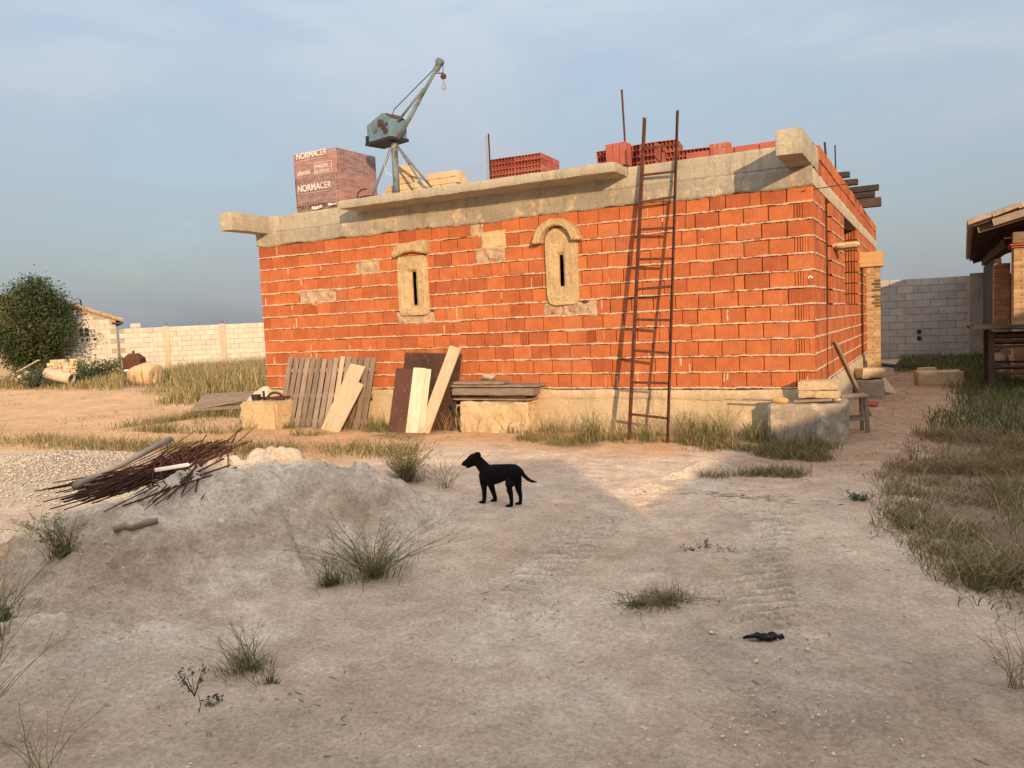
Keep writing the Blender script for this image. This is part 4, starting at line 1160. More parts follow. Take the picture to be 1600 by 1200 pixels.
def brick_copy(name, mesh, parent, M):
    o = link(name, mesh, parent); o.matrix_local = M; return o
def unit_brick(name, L_, W_, H_, mat, cells=0):
    mb = MB(); mb.cbox(-L_/2, L_/2, -W_/2, W_/2, 0, H_, 0.006)
    o = mb.build(name, mat); me = o.data; bpy.data.objects.remove(o)
    return me
# cream bricks behind the hoist
cb = thing('cream_brick_stack', 'stepped stack of cream bricks on the roof behind the hoist', 'brick stack', (-6.55, 0.95, DECK))
me_c = unit_brick('brick', 0.285, 0.14, 0.098, M_CREAM)
R_ = random.Random(9)
for r in range(7):
    nx_ = 5
    for i in range(nx_):
        for j in range(2):
            if r >= 4 and i not in (1,): 
                if not (r == 4 and i in (3, 4)): continue
            if r == 6 and j: continue
            brick_copy('brick', me_c, cb, rot((i*0.295 - 0.30 + R_.uniform(-0.02, 0.02) + 0.05*(r % 2), j*0.16, r*0.102), z=R_.uniform(-0.09, 0.09)))
# red stacks
def cell_brick(name, L_, W_, H_, mat):
    """flat hollow brick with a row of cells in its front end"""
    mb = MB(); k = 8; w = L_ / k; tk = 0.008
    mb.box(-L_/2, L_/2, 0, W_, 0, tk); mb.box(-L_/2, L_/2, 0, W_, H_ - tk, H_)
    for i in range(k + 1): mb.box(-L_/2 + i*w - (tk/2 if 0 < i < k else (0 if i == 0 else tk)), -L_/2 + i*w + (tk/2 if 0 < i < k else (tk if i == 0 else 0)), 0.001, W_ - 0.001, tk, H_ - tk)
    mb.box(-L_/2 + tk, L_/2 - tk, 0.05, 0.055, tk, H_ - tk)
    o = mb.build(name, mat, fix=False); me = o.data; bpy.data.objects.remove(o); return me
me_r = cell_brick('brick', 0.42, 0.24, 0.076, M_BRICK2)
rs = thing('red_brick_stack', 'neat stack of flat red hollow bricks beside the short rebar on the roof', 'brick stack', (-4.60, 0.42, DECK), math.radians(3))
R_ = random.Random(2)
for r in range(6):
    for i in range(2):
        for j in range(3): brick_copy('brick', me_r, rs, rot((i*0.43 + 0.16 + R_.uniform(-.006, .006), j*0.25 + R_.uniform(-.006, .006), r*0.079)))
rs = thing('red_brick_stack', 'uneven stack of red bricks with upright ones left of the ladder top', 'brick stack', (-2.82, 0.24, DECK), math.radians(-4))
for r in range(4):
    for i in range(2):
        for j in range(3): brick_copy('brick', me_r, rs, rot((i*0.43 + 0.20 + 0.6*(i == 1)*0 + R_.uniform(-.01, .01), j*0.25 + R_.uniform(-.006, .006), r*0.079)))
me_v = unit_brick('brick', 0.095, 0.20, 0.30, M_BRICK2)
for i in range(3): brick_copy('brick', me_v, rs, rot((0.27 + i*0.10, 0.02, 0.33 - 0.30 + 0.02*0 + 0.0), z=0.03) @ Matrix.Translation((0, -0.16, 0.0)))
rs2 = thing('red_brick_stack', 'lower stack of red bricks between the ladder rails on the roof', 'brick stack', (-1.95, 0.55, DECK), math.radians(6))
for r in range(5):
    for i in range(2):
        if r > 2 and i == 1: continue
        for j in range(2): brick_copy('brick', me_r, rs2, rot((i*0.43 - 0.05 + R_.uniform(-.01, .01), j*0.25, r*0.079)))
rw = thing('brick_row', 'single row of red bricks laid along the roof edge left of the corner', 'brick row', (-1.40, 0.10, DECK))
me_q = unit_brick('brick', 0.296, 0.12, 0.075, M_BRICK2)
for i in range(4): brick_copy('brick', me_q, rw, rot((i*0.305 + 0.02, 0.0, 0.0 + 0.004*(i % 2)), z=R_.uniform(-.02, .02)))
for i in range(3): brick_copy('brick', unit_brick('brick', 0.08, 0.13, 0.07, M_BRICK2), rw, rot((0.21 + i*0.085, 0.01, 0.0785)))
# upright bars
def upright(name, label, x, y, z0, z1, r, mat, lean=(0, 0)):
    mb = MB(); mb.tube([(0, 0, 0), (lean[0], lean[1], z1 - z0)], r, 7); o = mb.build(name, mat); o.location = (x, y, z0); return tag(o, label, 'steel bar', 'bars standing up from the roof')
upright('reinforcing_bar', 'tall thin rusty bar standing just left of the ladder top', -2.31, -0.03, 3.46, 4.57, 0.014, M_RUST, (-0.045, 0.03))
upright('reinforcing_bar', 'pale left one of two short bars before the neat red brick stack', -4.50, 0.10, DECK, 4.31, 0.011, M_PVC, (0.005, 0.0))
upright('reinforcing_bar', 'dark right one of two short bars before the neat red brick stack', -4.455, 0.10, DECK, 4.33, 0.012, M_DARK, (0.0, 0.0))
upright('reinforcing_bar', 'thicker left bar above the dark joists at the right end', -0.30, 4.6, DECK, 4.42, 0.018, M_DARK, (-0.06, 0.0))
upright('reinforcing_bar', 'thinner right bar above the dark joists at the right end', -0.20, 4.75, DECK, 4.38, 0.012, M_DARK, (-0.01, 0.0))

# ladder against the wall
ld = thing('iron_ladder', 'tall rusty iron ladder leaning against the brick wall and roof edge', 'ladder', (-1.9, -0.7, 0))
LA, LB = (Vector((-2.175, -0.66, 0.0)), Vector((-2.06, 0.02, 4.17))), (Vector((-1.645, -0.76, -0.02)), Vector((-1.625, 0.02, 4.19)))
inv = Vector((1.9, 0.7, 0))
for a, b_ in (LA, LB):
    m, Ln = axes(a + inv, b_ + inv, (1, 0, 0)); mb = MB()
    mb.box(-0.019, 0.019, -0.019, -0.013, 0, Ln); mb.box(-0.019 if a is LA[0] else 0.013, -0.013 if a is LA[0] else 0.019, -0.0129, 0.022, 0, Ln)
    o = mb.build('rail', M_RUST, ld); o.matrix_local = m
for k, t_ in enumerate((0.078, 0.175, 0.273, 0.368, 0.461, 0.554, 0.647, 0.732, 0.817, 0.902)):
    a = LA[0].lerp(LA[1], t_) + inv + Vector((0, 0.0, 0)); b_ = LB[0].lerp(LB[1], t_ - 0.004 + 0.006*math.sin(k*2)) + inv
    m, Ln = axes(a, b_, (0, 0.16, 1)); mb = MB(); mb.box(-0.016, 0.016, -0.004, 0.004, 0.012, Ln - 0.012); mb.box(0.010, 0.016, 0.0041, 0.028, 0.012, Ln - 0.012)
    o = mb.build('rung', M_RUST, ld); o.matrix_local = m
# ------------------------------------------------------------------ things leaning and lying along the wall
# pallet on edge
pl = thing('leaning_pallet', 'grey wooden pallet standing on edge against the wall left of the planks', 'pallet', (-7.55, -0.42, -0.02))
lean = math.radians(-16)
def LP(x, y, z): return rot((0, 0, 0), x=lean) 
R_ = random.Random(6)
Wd, Hd = 1.86, 1.20
xs_ = np.linspace(-Wd/2 + 0.05, Wd/2 - 0.05, 15)
MLn = rot((0, 0, 0), x=lean)
for k, x in enumerate(xs_):
    w = R_.uniform(0.082, 0.105)
    mb = MB(); mb.cbox(x - w/2, x + w/2, -0.020, 0.0, 0.0 + R_.uniform(0, 0.02), Hd - R_.uniform(0, 0.04) + 0.02*(x > 0.1), 0.004, col=(R_.uniform(0.75, 1.2),) * 3)
    o = mb.build('slat', M_WPALEZ if k == 9 else M_WGREYZ, pl); o.matrix_local = MLn @ rot((0, 0, 0), y=R_.uniform(-0.012, 0.012) + 0.045)
for z in (0.13, 0.55, 0.98):
    mb = MB(); mb.cbox(-Wd/2, Wd/2, 0.002, 0.085, z - 0.035, z + 0.035, 0.005); o = mb.build('bearer', M_WGREY, pl); o.matrix_local = MLn
for k in range(5):
    mb = MB(); x = -0.8 + k*0.4; mb.cbox(x - 0.05, x + 0.05, 0.087, 0.105, 0, Hd - 0.03, 0.004); o = mb.build('back_slat', M_WGREYZ, pl); o.matrix_local = MLn
# planks in front of the pallet
def lean_board(name, label, x0, x1, w, top, y0, y1, t_, mat, zb=-0.02, cut=0.0, cat='plank'):
    o = board(name, (x0, y0, zb), (x1, y1, top), w, t_, mat, None, side=(1, 0.0, 0), cut=cut); return tag(o, label, cat)
lean_board('plank', 'pale wide plank leaning on the pallet, taller of the pair', -7.13, -6.80, 0.30, 1.00, -0.72, -0.28, 0.028, M_WPALEZ, cut=0.03)
lean_board('plank', 'pale short plank leaning on the pallet, right one of the pair', -6.98, -6.70, 0.24, 0.74, -0.78, -0.42, 0.028, M_WPALEZ, cut=-0.02)
# brown perforated shuttering sheet
sh = thing('shuttering_sheet', 'dark brown gridded shuttering sheet leaning upright on the wall', 'sheet', (-5.56, -0.36, -0.02))
Ms = rot((0, 0, 0), x=math.radians(-14)) @ rot((0, 0, 0), y=math.radians(2.2))
mb = MB(); mb.cbox(-0.52, 0.52, 0.0, 0.025, 0, 1.21, 0.004); o = mb.build('board', M_SHEET, sh); o.matrix_local = Ms
mb = MB()
for i in range(22):
    for j in range(24):
        x = -0.50 + i*0.0465 + 0.022*(j % 2); z = 0.02 + j*0.049
        if x + 0.03 < 0.52: mb.box(x, x + 0.032, -0.007, -0.001, z, z + 0.030)
o = mb.build('raised_grid', M_SHEET, sh, kind='stuff'); o.matrix_local = Ms
# small cupboard door, half brown and half cream
pn = thing('painted_door_panel', 'small panel half brown and half cream leaning before the brown sheet', 'panel', (-5.72, -0.62, -0.02))
Mp = rot((0, 0, 0), x=math.radians(-13)) @ rot((0, 0, 0), y=math.radians(3.0))
mb = MB(); mb.cbox(-0.30, 0.02, -0.022, 0.0, 0, 0.98, 0.008); o = mb.build('brown_board', M_BROWNP, pn); o.matrix_local = Mp
mb = MB(); mb.cbox(0.025, 0.25, -0.026, 0.0, 0, 1.0, 0.008); o = mb.build('cream_board', M_WWHITEZ, pn); o.matrix_local = Mp
mb = MB(); mb.cbox(0.253, 0.345, -0.024, 0.0, 0, 0.99, 0.012); o = mb.build('cream_board', M_WWHITEZ, pn); o.matrix_local = Mp
lean_board('plank', 'long pale plank leaning slantwise across the brown sheet', -5.38, -5.015, 0.20, 1.24, -0.64, -0.20, 0.03, M_WPALEZ)
# plank stack on the big stone
rough_box('stone_block', -4.86, -3.73, -0.46, -0.07, -0.06, 0.445, M_STONE2, None, 0.035, 0.035, freq=7, rnd=0.03, seed=23, fine=0.012)
tag(bpy.data.objects['stone_block'], 'rough yellow stone block under the plank pile by the wall', 'stone block')
R_ = random.Random(12)
spec = [('bottom thin plank of the pile on the rough yellow stone', -4.98, -3.70, 0.462, 0.492, M_WGREY, 0.30), ('thick squared beam in the middle of the plank pile', -4.98, -3.64, 0.535, 0.645, M_WGREY, 0.22),
        ('wide overhanging plank near the top of the pile', -5.0, -3.58, 0.652, 0.690, M_WGREY, 0.34), ('short top plank of the pile on the stone', -4.95, -4.10, 0.694, 0.745, M_WGREY, 0.22)]
for k, (lb, a, b_, z0, z1, mt, dp) in enumerate(spec):
    o = rough_box('plank', a, b_, -0.40 - 0.03*k % 0.05, -0.40 + dp, z0, z1, mt, None, 0.06, 0.006, freq=4, rnd=0.006, seed=70 + k); tag(o, lb, 'plank')
o = rough_box('plank', -4.4, -3.80, -0.36, -0.14, 0.4935, 0.532, M_BROWNT, None, 0.06, 0.006, freq=4, rnd=0.006, seed=79); tag(o, 'dark spacer plank under the thick beam of the pile', 'plank')
o = rock('stone_chunk', (-4.40, -0.30, 0.785), (0.115, 0.09, 0.055), M_ROCK, 5); tag(o, 'small pale stone sitting on top of the plank pile', 'stone')
# bent dark strip beside the stone
mb = MB(); mb.tube([(0, 0, 0.44), (0.05, -0.01, 0.35), (0.13, -0.02, 0.2), (0.17, -0.02, 0.0)], 0.02, 6, 0.5); o = mb.build('rubber_strip', M_DARK); o.location = (-5.0, -0.44, -0.02); tag(o, 'bent dark rubber strip hanging beside the yellow stone block', 'strip')
# corner block with slabs
rough_box('corner_block', -0.50, 0.36, -0.40, 0.30, -0.14, 0.455, M_BLOCKOLD, None, 0.035, 0.016, freq=5, rnd=0.02, seed=24, fine=0.006)
tag(bpy.data.objects['corner_block'], 'low flaking concrete block at the foot of the building corner', 'concrete block')
for k, (lb, a, b_, z0, z1) in enumerate((('lower yellow stone slab on the corner block', -0.15, 0.30, 0.515, 0.605), ('upper yellow stone slab on the corner block', -0.16, 0.285, 0.608, 0.715))):
    o = rough_box('stone_slab', a, b_, -0.33, -0.06, z0, z1, M_STONE2, None, 0.03, 0.010, freq=9, rnd=0.003, seed=26 + k, fine=0.005); tag(o, lb, 'stone slab')
o = board('plank', (-0.20, -0.30, 0.478), (0.22, -0.28, 0.500), 0.20, 0.030, M_WGREY, None, side=(0, 1, 0)); tag(o, 'flat grey plank under the slabs on the corner block', 'plank')
br = thing('old_brush', 'old brush with long handle lying on the left of the corner block', 'brush', (-0.46, -0.36, 0.49))
mb = MB(); mb.tube([(-0.34, 0.0, 0.01), (0.0, 0.0, 0.0)], 0.012, 7); mb.build('handle', M_WGREY, br)
mb = MB(); mb.tube([(0.0, 0, 0), (0.03, 0, 0), (0.16, 0, -0.005), (0.20, 0, 0)], [0.014, 0.03, 0.042, 0.02], 9); mb.build('bristles', M_WNEW, br, smooth=True)
rock_ = rock('stone_chunk', (0.26, -0.24, 0.487), (0.05, 0.05, 0.035), M_ROCK, 8); tag(rock_, 'small pale stone on the right end of the corner block', 'stone')
# stool, prop and stones by the side wall
st = thing('wooden_stool', 'small weathered wooden stool beside the corner by the path', 'stool', (0.36, 0.62, -0.03), math.radians(20))
mb = MB(); mb.cbox(-0.17, 0.17, -0.13, 0.13, 0.46, 0.50, 0.008); mb.build('seat', M_WGREY, st)
for sx in (-1, 1):
    for sy in (-1, 1):
        mb = MB(); m, Ln = axes((sx*0.155, sy*0.115, 0), (sx*0.135, sy*0.10, 0.46), (1, 0, 0)); mb.cbox(-0.022, 0.022, -0.02, 0.02, 0, Ln, 0.004); o = mb.build('leg', M_WGREYZ, st); o.matrix_local = m
mb = MB(); mb.box(-0.14, 0.14, -0.12, -0.10, 0.17, 0.215); mb.build('stretcher', M_WGREY, st)
mb = MB(); mb.box(-0.14, 0.14, 0.10, 0.12, 0.17, 0.215); mb.build('stretcher', M_WGREY, st)
o = board('plank', (0.47, 2.2, -0.03), (0.045, 1.75, 1.10), 0.09, 0.035, M_WGREYZ, None, side=(0.6, -0.8, 0)); tag(o, 'thin batten propped against the side wall behind the stool', 'batten')
o = rough_box('stone', -0.22, 0.22, -0.30, 0.30, -0.03, 0.30, M_BLOCKOLD, None, 0.05, 0.03, freq=5, rnd=0.012, seed=61, M=rot((0.27, 5.0, 0), z=0.15)); tag(o, 'square grey stone under the tan one along the side wall', 'stone', 'stones along the side wall')
o = rough_box('stone', -0.20, 0.21, -0.24, 0.24, 0.0, 0.19, M_STONE2, None, 0.05, 0.035, freq=6, rnd=0.012, seed=62, M=rot((0.26, 5.02, 0.315), z=0.45, y=0.05)); tag(o, 'tan stone stacked on the grey one along the side wall', 'stone', 'stones along the side wall')
o = board('stone_slab', (0.60, 5.5, -0.02), (0.28, 5.75, 0.42), 0.40, 0.07, M_STONE2, None, side=(0.3, 1, 0)); tag(o, 'tan slab tilted against the stones by the side wall', 'stone slab')
o = rough_box('red_plastic_scrap', 0.30, 0.52, 3.3, 3.8, -0.02, 0.05, pmat('red_plastic', (0.42, 0.08, 0.05), (0.34, 0.07, 0.05), 5), None, 0.05, 0.03, rnd=0.02, seed=4); tag(o, 'faded red plastic scrap on the path behind the propped batten', 'plastic scrap')
# left end: trough, sacks, pallet on the ground
rough_box('stone_trough', -9.02, -8.20, -0.72, -0.10, -0.05, 0.44, M_STONE2, None, 0.04, 0.03, freq=5, rnd=0.045, seed=28, fine=0.01)
tag(bpy.data.objects['stone_trough'], 'yellow stone trough at the left end of the brick wall', 'stone trough')
sc_ = thing('scrap_iron', 'tangle of rusty scrap iron lying on the stone trough', 'scrap iron', (-8.62, -0.42, 0.44))
mb = MB(); mb.tube([(0.13 + 0.17*math.cos(a), 0, 0.02 + 0.11*math.sin(a)) for a in np.linspace(0.1, 3.0, 12)], 0.022, 7); mb.build('hoop', M_RUST, sc_)
mb = MB(); mb.tube([(-0.30, 0.05, 0.03), (0.32, -0.02, 0.035)], 0.024, 7); mb.tube([(-0.05, 0.12, 0.03), (0.36, 0.10, 0.05)], 0.02, 7); mb.build('bar', M_RUST, sc_)
mb = MB(); mb.tube([(-0.26, -0.05, 0.0), (-0.26, -0.05, 0.10)], [0.07, 0.085], 12); mb.tube([(-0.10, -0.03, 0.0), (-0.10, -0.03, 0.16)], 0.02, 8); mb.build('can', M_DARK, sc_)
V, F = rock_mesh(44, (0.36, 0.24, 0.40), 4, 0.25)
V[:, 2] = np.maximum(V[:, 2], -0.30); V[:, 0] += 0.45 * (V[:, 2] + 0.3)
o = np_mesh('sacking_heap', V + np.array((-9.45, -0.02, 0.25)), F, M_TARP, smooth=True); tag(o, 'pale sacking heaped over rubble left of the stone trough', 'sacking')
gp = thing('flat_pallet', 'broken grey pallet lying in the grass left of the sacking', 'pallet', (-11.3, 1.3, 0.12), math.radians(38))
for k in range(9):
    mb = MB(); y = -0.7 + k*0.175; mb.cbox(-0.75, 0.75, y, y + 0.10, 0.10, 0.122, 0.004, col=(R_.uniform(0.8, 1.2),)*3); o = mb.build('slat', M_WGREY, gp); o.matrix_local = rot((0, 0, 0), x=0.14, z=R_.uniform(-0.03, 0.03))
for x in (-0.70, 0.0, 0.70):
    mb = MB(); mb.cbox(x - 0.04, x + 0.04, -0.72, 0.85, 0.0, 0.098, 0.004); o = mb.build('bearer', M_WGREY, gp); o.matrix_local = rot((0, 0, 0), x=0.14)
o = board('plank', (-11.5, 0.55, 0.16), (-9.95, 1.6, 0.42), 0.16, 0.05, M_WGREY, None, side=(0.5, -0.8, 0)); tag(o, 'long grey board lying across the broken pallet', 'plank')
# ------------------------------------------------------------------ far left: boundary wall, house, trees, clutter
RT = Vector((0.883, 0.469, 0)); FW = Vector((-0.471, 0.882, 0))
def frame(origin, u=RT, v=FW):
    m = Matrix((Vector(u), Vector(v), Vector((0, 0, 1)))).transposed().to_4x4(); m.translation = Vector(origin); return m
def block_mesh(w, h, mat, d=0.12):
    mb = MB(); mb.cbox(0.004, w - 0.004, 0, d, 0.004, h - 0.004, 0.006); o = mb.build('block', mat); me = o.data; bpy.data.objects.remove(o); return me
bw = thing('boundary_wall', 'long pale concrete block wall beyond the dry grass on the left', 'wall')
bw.matrix_world = frame((-28.78, 11.30, 0))
me_b = block_mesh(0.40, 0.205, M_PALEBLK)
for r in range(10):
    for k in range(22):
        brick_copy('block', me_b, bw, Matrix.Translation((k*0.40 + 0.2*(r % 2) + 0.02, -0.006 - 0.004*((k*7 + r*3) % 3), r*0.205)))
mb = MB(); mb.box(0.0, 14, 0.02, 0.18, 0, 2.03); mb.build('wall_core', M_PALEJOINT, bw)
for x in (2.0, 4.35):
    mb = MB(); mb.cbox(x - 0.12, x + 0.12, -0.05, 0.1, 0, 2.08, 0.01); mb.build('pier', M_CONC3, bw)
    mb = MB()
    for dx in (-0.05, 0.03): mb.tube([(x + dx, 0.05, 2.05), (x + dx*1.4, 0.05, 2.24)], 0.008, 5)
    mb.build('starter_bars', M_DARK, bw)
o = rough_box('block', 0.5, 0.92, 0.0, 0.16, 2.056, 2.25, M_PALEBLK, bw, 0.06, 0.004, seed=2)

hs = thing('block_house', 'pale block house with sloping tiled gable behind the left tree', 'house')
hs.matrix_world = frame((-28.80, 11.22, 0), (0.545, 0.838, 0), (-0.838, 0.545, 0))
Hg = lambda u: 2.42 + 0.39 * min(-u, 6.4 + u)
R_ = random.Random(5); ME_W = {}
for r in range(20):
    z = r * 0.205; u = -0.02 - 0.2*(r % 2)
    first = True
    while u > -3.2:
        w = 0.4 if u < -0.19 or not first else 0.4
        if z + 0.205 < Hg(u) and not (1.80 < z + 0.1 < 2.1 and -1.5 < u - 0.2 < -1.0):
            brick_copy('block', me_b if False else block_mesh(0.40, 0.205, M_PALEBLK) if not ME_W else ME_W['b'], hs, Matrix.Translation((u - 0.4, -0.012, z)))
            ME_W.setdefault('b', hs.children[-1].data if hs.children else me_b)
        u -= 0.40; first = False
mb = MB(); mb.prism([(0.0, 0), (-6.4, 0), (-6.4, 2.42), (-3.2, 3.668), (0.0, 2.42)], 0.0, 0.2); mb.box(-0.2, 0.0, 0.2, 6, 0, 2.4); mb.box(-6.4, -6.2, 0.2, 6, 0, 2.4); mb.box(-6.2, -0.2, 5.8, 6, 0, 2.4); mb.build('wall', M_PALEJOINT, hs)
wn = None
for i in range(2):
    for j in range(2):
        mb = MB(); x = -1.36 + i*0.19; z = 1.80 + j*0.19; mb.box(x, x + 0.14, -0.03, -0.001, z, z + 0.14); mb.build('window_pane', M_DARK, hs)
mb = MB(); mb.box(-1.40, -0.98, -0.022, -0.002, 1.77, 1.80); mb.box(-1.40, -0.98, -0.022, -0.002, 2.14, 2.17); mb.box(-1.215, -1.175, -0.027, -0.004, 1.801, 2.139); mb.box(-1.40, -1.365, -0.022, -0.002, 1.801, 2.139); mb.box(-1.02, -0.98, -0.022, -0.002, 1.801, 2.139); mb.build('window_frame', M_PALEBLK, hs)
for x in (-1.28, -1.10, -0.83):
    mb = MB(); mb.tube([(x, 0.01, 1.66), (x, -0.018, 1.66)], 0.055, 12, up=(0, 0, 1)); mb.build('vent_hole', M_DARK, hs)
for sd in (0, 1):
    mb = MB(); a = math.atan(0.39)
    if sd == 0: M_ = rot((-3.2, 0, 3.71), y=a)
    else: M_ = rot((-3.2, 0, 3.71), y=math.pi - a)
    Ln = 3.68
    mb.box(0, Ln, -0.15, 6.2, -0.03 if sd == 0 else 0.0, 0.02 if sd == 0 else 0.05, M=M_)
    for k in range(9): mb.tube([M_ @ Vector((k*0.41 + 0.02, -0.10, 0.03)), M_ @ Vector((k*0.41 + 0.40, -0.10, 0.05))], [0.07, 0.085], 8)
    mb.build('roof', M_TILE, hs)
mb = MB(); mb.box(-0.15, 0.28, -0.1, 6, 2.25, 2.33); mb.build('eave', M_BROWNT, hs)
mb = MB(); mb.tube([(-1.20, 0.5, 2.9), (-1.22, 0.5, 3.32)], 0.035, 6); mb.tube([(-1.75, 0.5, 3.24), (-1.45, 0.5, 3.32), (-1.28, 0.5, 3.38), (-1.22, 0.5, 3.30)], 0.012, 5); mb.build('aerial', M_DARK, hs)

def leaves(name, P, size, cols, mat, parent, seed, droop=0.3):
    """diamond leaves at P (n,3)"""
    rr = np.random.default_rng(seed); n_ = len(P)
    a = rr.normal(size=(n_, 3)); a[:, 2] = a[:, 2] * 0.6 - droop; a /= np.linalg.norm(a, axis=1)[:, None]
    b = np.cross(a, rr.normal(size=(n_, 3))); b /= np.linalg.norm(b, axis=1)[:, None]
    s = size[:, None] if hasattr(size, 'shape') else size
    V = np.stack([P - a*s*0.5, P + b*s*0.27, P + a*s*0.5, P - b*s*0.27], 1).reshape(-1, 3)
    F = (np.array([[0, 1, 2, 3]])[None] + (np.arange(n_)*4)[:, None, None]).reshape(-1, 4)
    return np_mesh(name, V, F, mat, parent, col=np.repeat(cols, 4, 0))

def tree(name, label, loc, height, rx, seed, n_cl=170, per=80, base=(0.07, 0.088, 0.032), trunk_h=0.6, leaf=0.10):
    t_ = thing(name, label, 'tree', loc, 0, 'trees on the far left')
    rr = np.random.default_rng(seed)
    cz_ = height * 0.56; rz_ = height * 0.46
    d = rr.normal(size=(n_cl, 3)); d /= np.linalg.norm(d, axis=1)[:, None]
    r = rr.uniform(0.35, 1.0, n_cl) ** 0.6
    lob = 1 + 0.30 * fbm(d[:,0]*2.2 + seed, d[:,1]*2.2, d[:,2]*2.2, 2, seed)
    C_ = d * (r * lob)[:, None] * np.array([rx, rx*0.85, rz_]) + np.array([0, 0, cz_])
    C_[:, 2] = np.maximum(C_[:, 2], 0.25)
    P = np.repeat(C_, per, 0) + rr.normal(size=(n_cl*per, 3)) * np.array([0.23, 0.23, 0.15]) * (rx / 1.6)
    shade = np.repeat(rr.uniform(0.65, 1.35, n_cl), per) * rr.uniform(0.75, 1.25, n_cl*per)
    yel = np.repeat(rr.random(n_cl), per)[:, None]
    col = (np.array(base) * (1 - 0.35*yel) + np.array((0.115, 0.105, 0.035)) * 0.35 * yel) * shade[:, None]
    mb = MB(); mb.tube([(0, 0, -0.1), (0.05, 0, trunk_h), (0.0, 0.05, height*0.45), (0.1, 0, height*0.75)], [0.13, 0.11, 0.08, 0.03], 8)
    for k in range(9):
        a = rr.uniform(0, 6.28); z = rr.uniform(trunk_h*0.6, height*0.5); e = rr.uniform(0.5, 0.8) * rx
        mb.tube([(0.03, 0, z), (e*0.5*math.cos(a), e*0.5*math.sin(a), z + 0.35), (e*math.cos(a), e*math.sin(a), z + rr.uniform(0.6, 1.2))], [0.05, 0.035, 0.012], 6)
    mb.build('trunk', M_BARK, t_, smooth=True)
    leaves('crown', P, rr.uniform(0.6, 1.3, len(P)) * leaf, col, M_LEAF, t_, seed + 1)
    return t_
tree('broadleaf_tree', 'large dense green tree in front of the pale block house', (-29.95, 8.45, 0), 4.0, 1.62, 3, n_cl=260, per=130, leaf=0.10, base=(0.05, 0.075, 0.028))
tree('broadleaf_tree', 'darker tree cut by the left edge of the picture', (-32.4, 7.5, 0), 3.2, 1.0, 9, n_cl=110, per=80, base=(0.035, 0.055, 0.025))
def bush(name, label, loc, h, rx, seed, base, n_cl=40, per=45, leaf=0.09, group='bushes by the far wall'):
    t_ = thing(name, label, 'bush', loc, 0, group); rr = np.random.default_rng(seed)
    C_ = rr.normal(size=(n_cl, 3)) * np.array([rx*0.45, rx*0.35, h*0.25]) + np.array([0, 0, h*0.5]); C_[:, 2] = np.clip(C_[:, 2], 0.05, h)
    P = np.repeat(C_, per, 0) + rr.normal(size=(n_cl*per, 3)) * 0.09 * (rx / 0.5) ** 0.5
    P[:, 2] = np.maximum(P[:, 2], 0.02)
    col = np.array(base) * (np.repeat(rr.uniform(0.6, 1.4, n_cl), per) * rr.uniform(0.8, 1.2, n_cl*per))[:, None]
    mb = MB()
    for k in range(5):
        a = rr.uniform(0, 6.28); mb.tube([(0, 0, -0.03), (0.2*rx*math.cos(a), 0.2*rx*math.sin(a), h*0.4), (0.5*rx*math.cos(a), 0.5*rx*math.sin(a), h*0.8)], [0.015, 0.01, 0.004], 5)
    mb.build('stems', M_BARK, t_); leaves('foliage', P, rr.uniform(0.6, 1.3, len(P)) * leaf, col, M_LEAF, t_, seed + 1, 0.0)
bush('bush', 'grey-green low bush in front of the tan brick stack', (-26.9, 6.55, 0), 0.75, 0.75, 21, (0.10, 0.11, 0.06))
bush('bush', 'leafy green bush at the foot of the block house', (-26.5, 8.9, 0), 0.85, 0.70, 22, (0.11, 0.125, 0.05))
bush('bush', 'dark green bush right of the tan brick stack', (-26.15, 7.95, 0), 0.7, 0.55, 23, (0.07, 0.095, 0.04))

ts = thing('tan_brick_stack', 'stacked tan bricks in the weeds below the large tree', 'brick stack', (-27.85, 8.2, 0)); ts.rotation_euler = (0, 0, math.radians(24))
me_t = unit_brick('brick', 0.29, 0.16, 0.115, M_CREAM); R_ = random.Random(15)
for r in range(8):
    for i in range(4):
        for j in range(2):
            if r == 7 and R_.random() < 0.5: continue
            brick_copy('brick', me_t, ts, rot((i*0.30 - 0.45 + R_.uniform(-.03, .03), j*0.18, r*0.118), z=R_.uniform(-.06, .06)))
rb = thing('rubble_pile', 'low pile of pale rubble with boards left of the tan brick stack', 'rubble', (-27.7, 7.0, 0))
for k in range(14): rock('stone', (R_.uniform(-0.9, 0.8), R_.uniform(-0.4, 0.4), R_.uniform(0.1, 0.55)), (R_.uniform(0.1, 0.28), R_.uniform(0.1, 0.22), R_.uniform(0.08, 0.18)), M_ROCK, 60 + k, rb, sub=2)
board('board', (-0.9, -0.2, 0.5), (0.2, 0.1, 0.98), 0.10, 0.03, M_WWHITEZ, rb, side=(0, 1, 0))
mb = MB()
for (r0, r1) in ((0.20, 0.155),):
    n_ = 20; V = []; F = []
    for s_, rr_ in ((0, r0), (1.0, r0), (1.0, r1), (0, r1)):
        V += [(s_, rr_*math.cos(2*math.pi*k/n_), rr_*math.sin(2*math.pi*k/n_)) for k in range(n_)]
    for q in range(4):
        for k in range(n_): F.append((q*n_+k, q*n_+(k+1) % n_, ((q+1) % 4)*n_+(k+1) % n_, ((q+1) % 4)*n_+k))
    mb.add(V, F)
o = mb.build('concrete_pipe', M_CONC3, smooth=False); o.matrix_world = rot((-26.55, 6.75, 0.52), z=math.radians(20), y=math.radians(14)); tag(o, 'short grey concrete pipe lying in front of the tan brick stack', 'pipe')
hp = thing('rusty_hopper', 'dark rusty steel hopper behind the orange boulder', 'hopper', (-25.5, 9.5, 0.15)); hp.rotation_euler = (0, 0, math.radians(28))
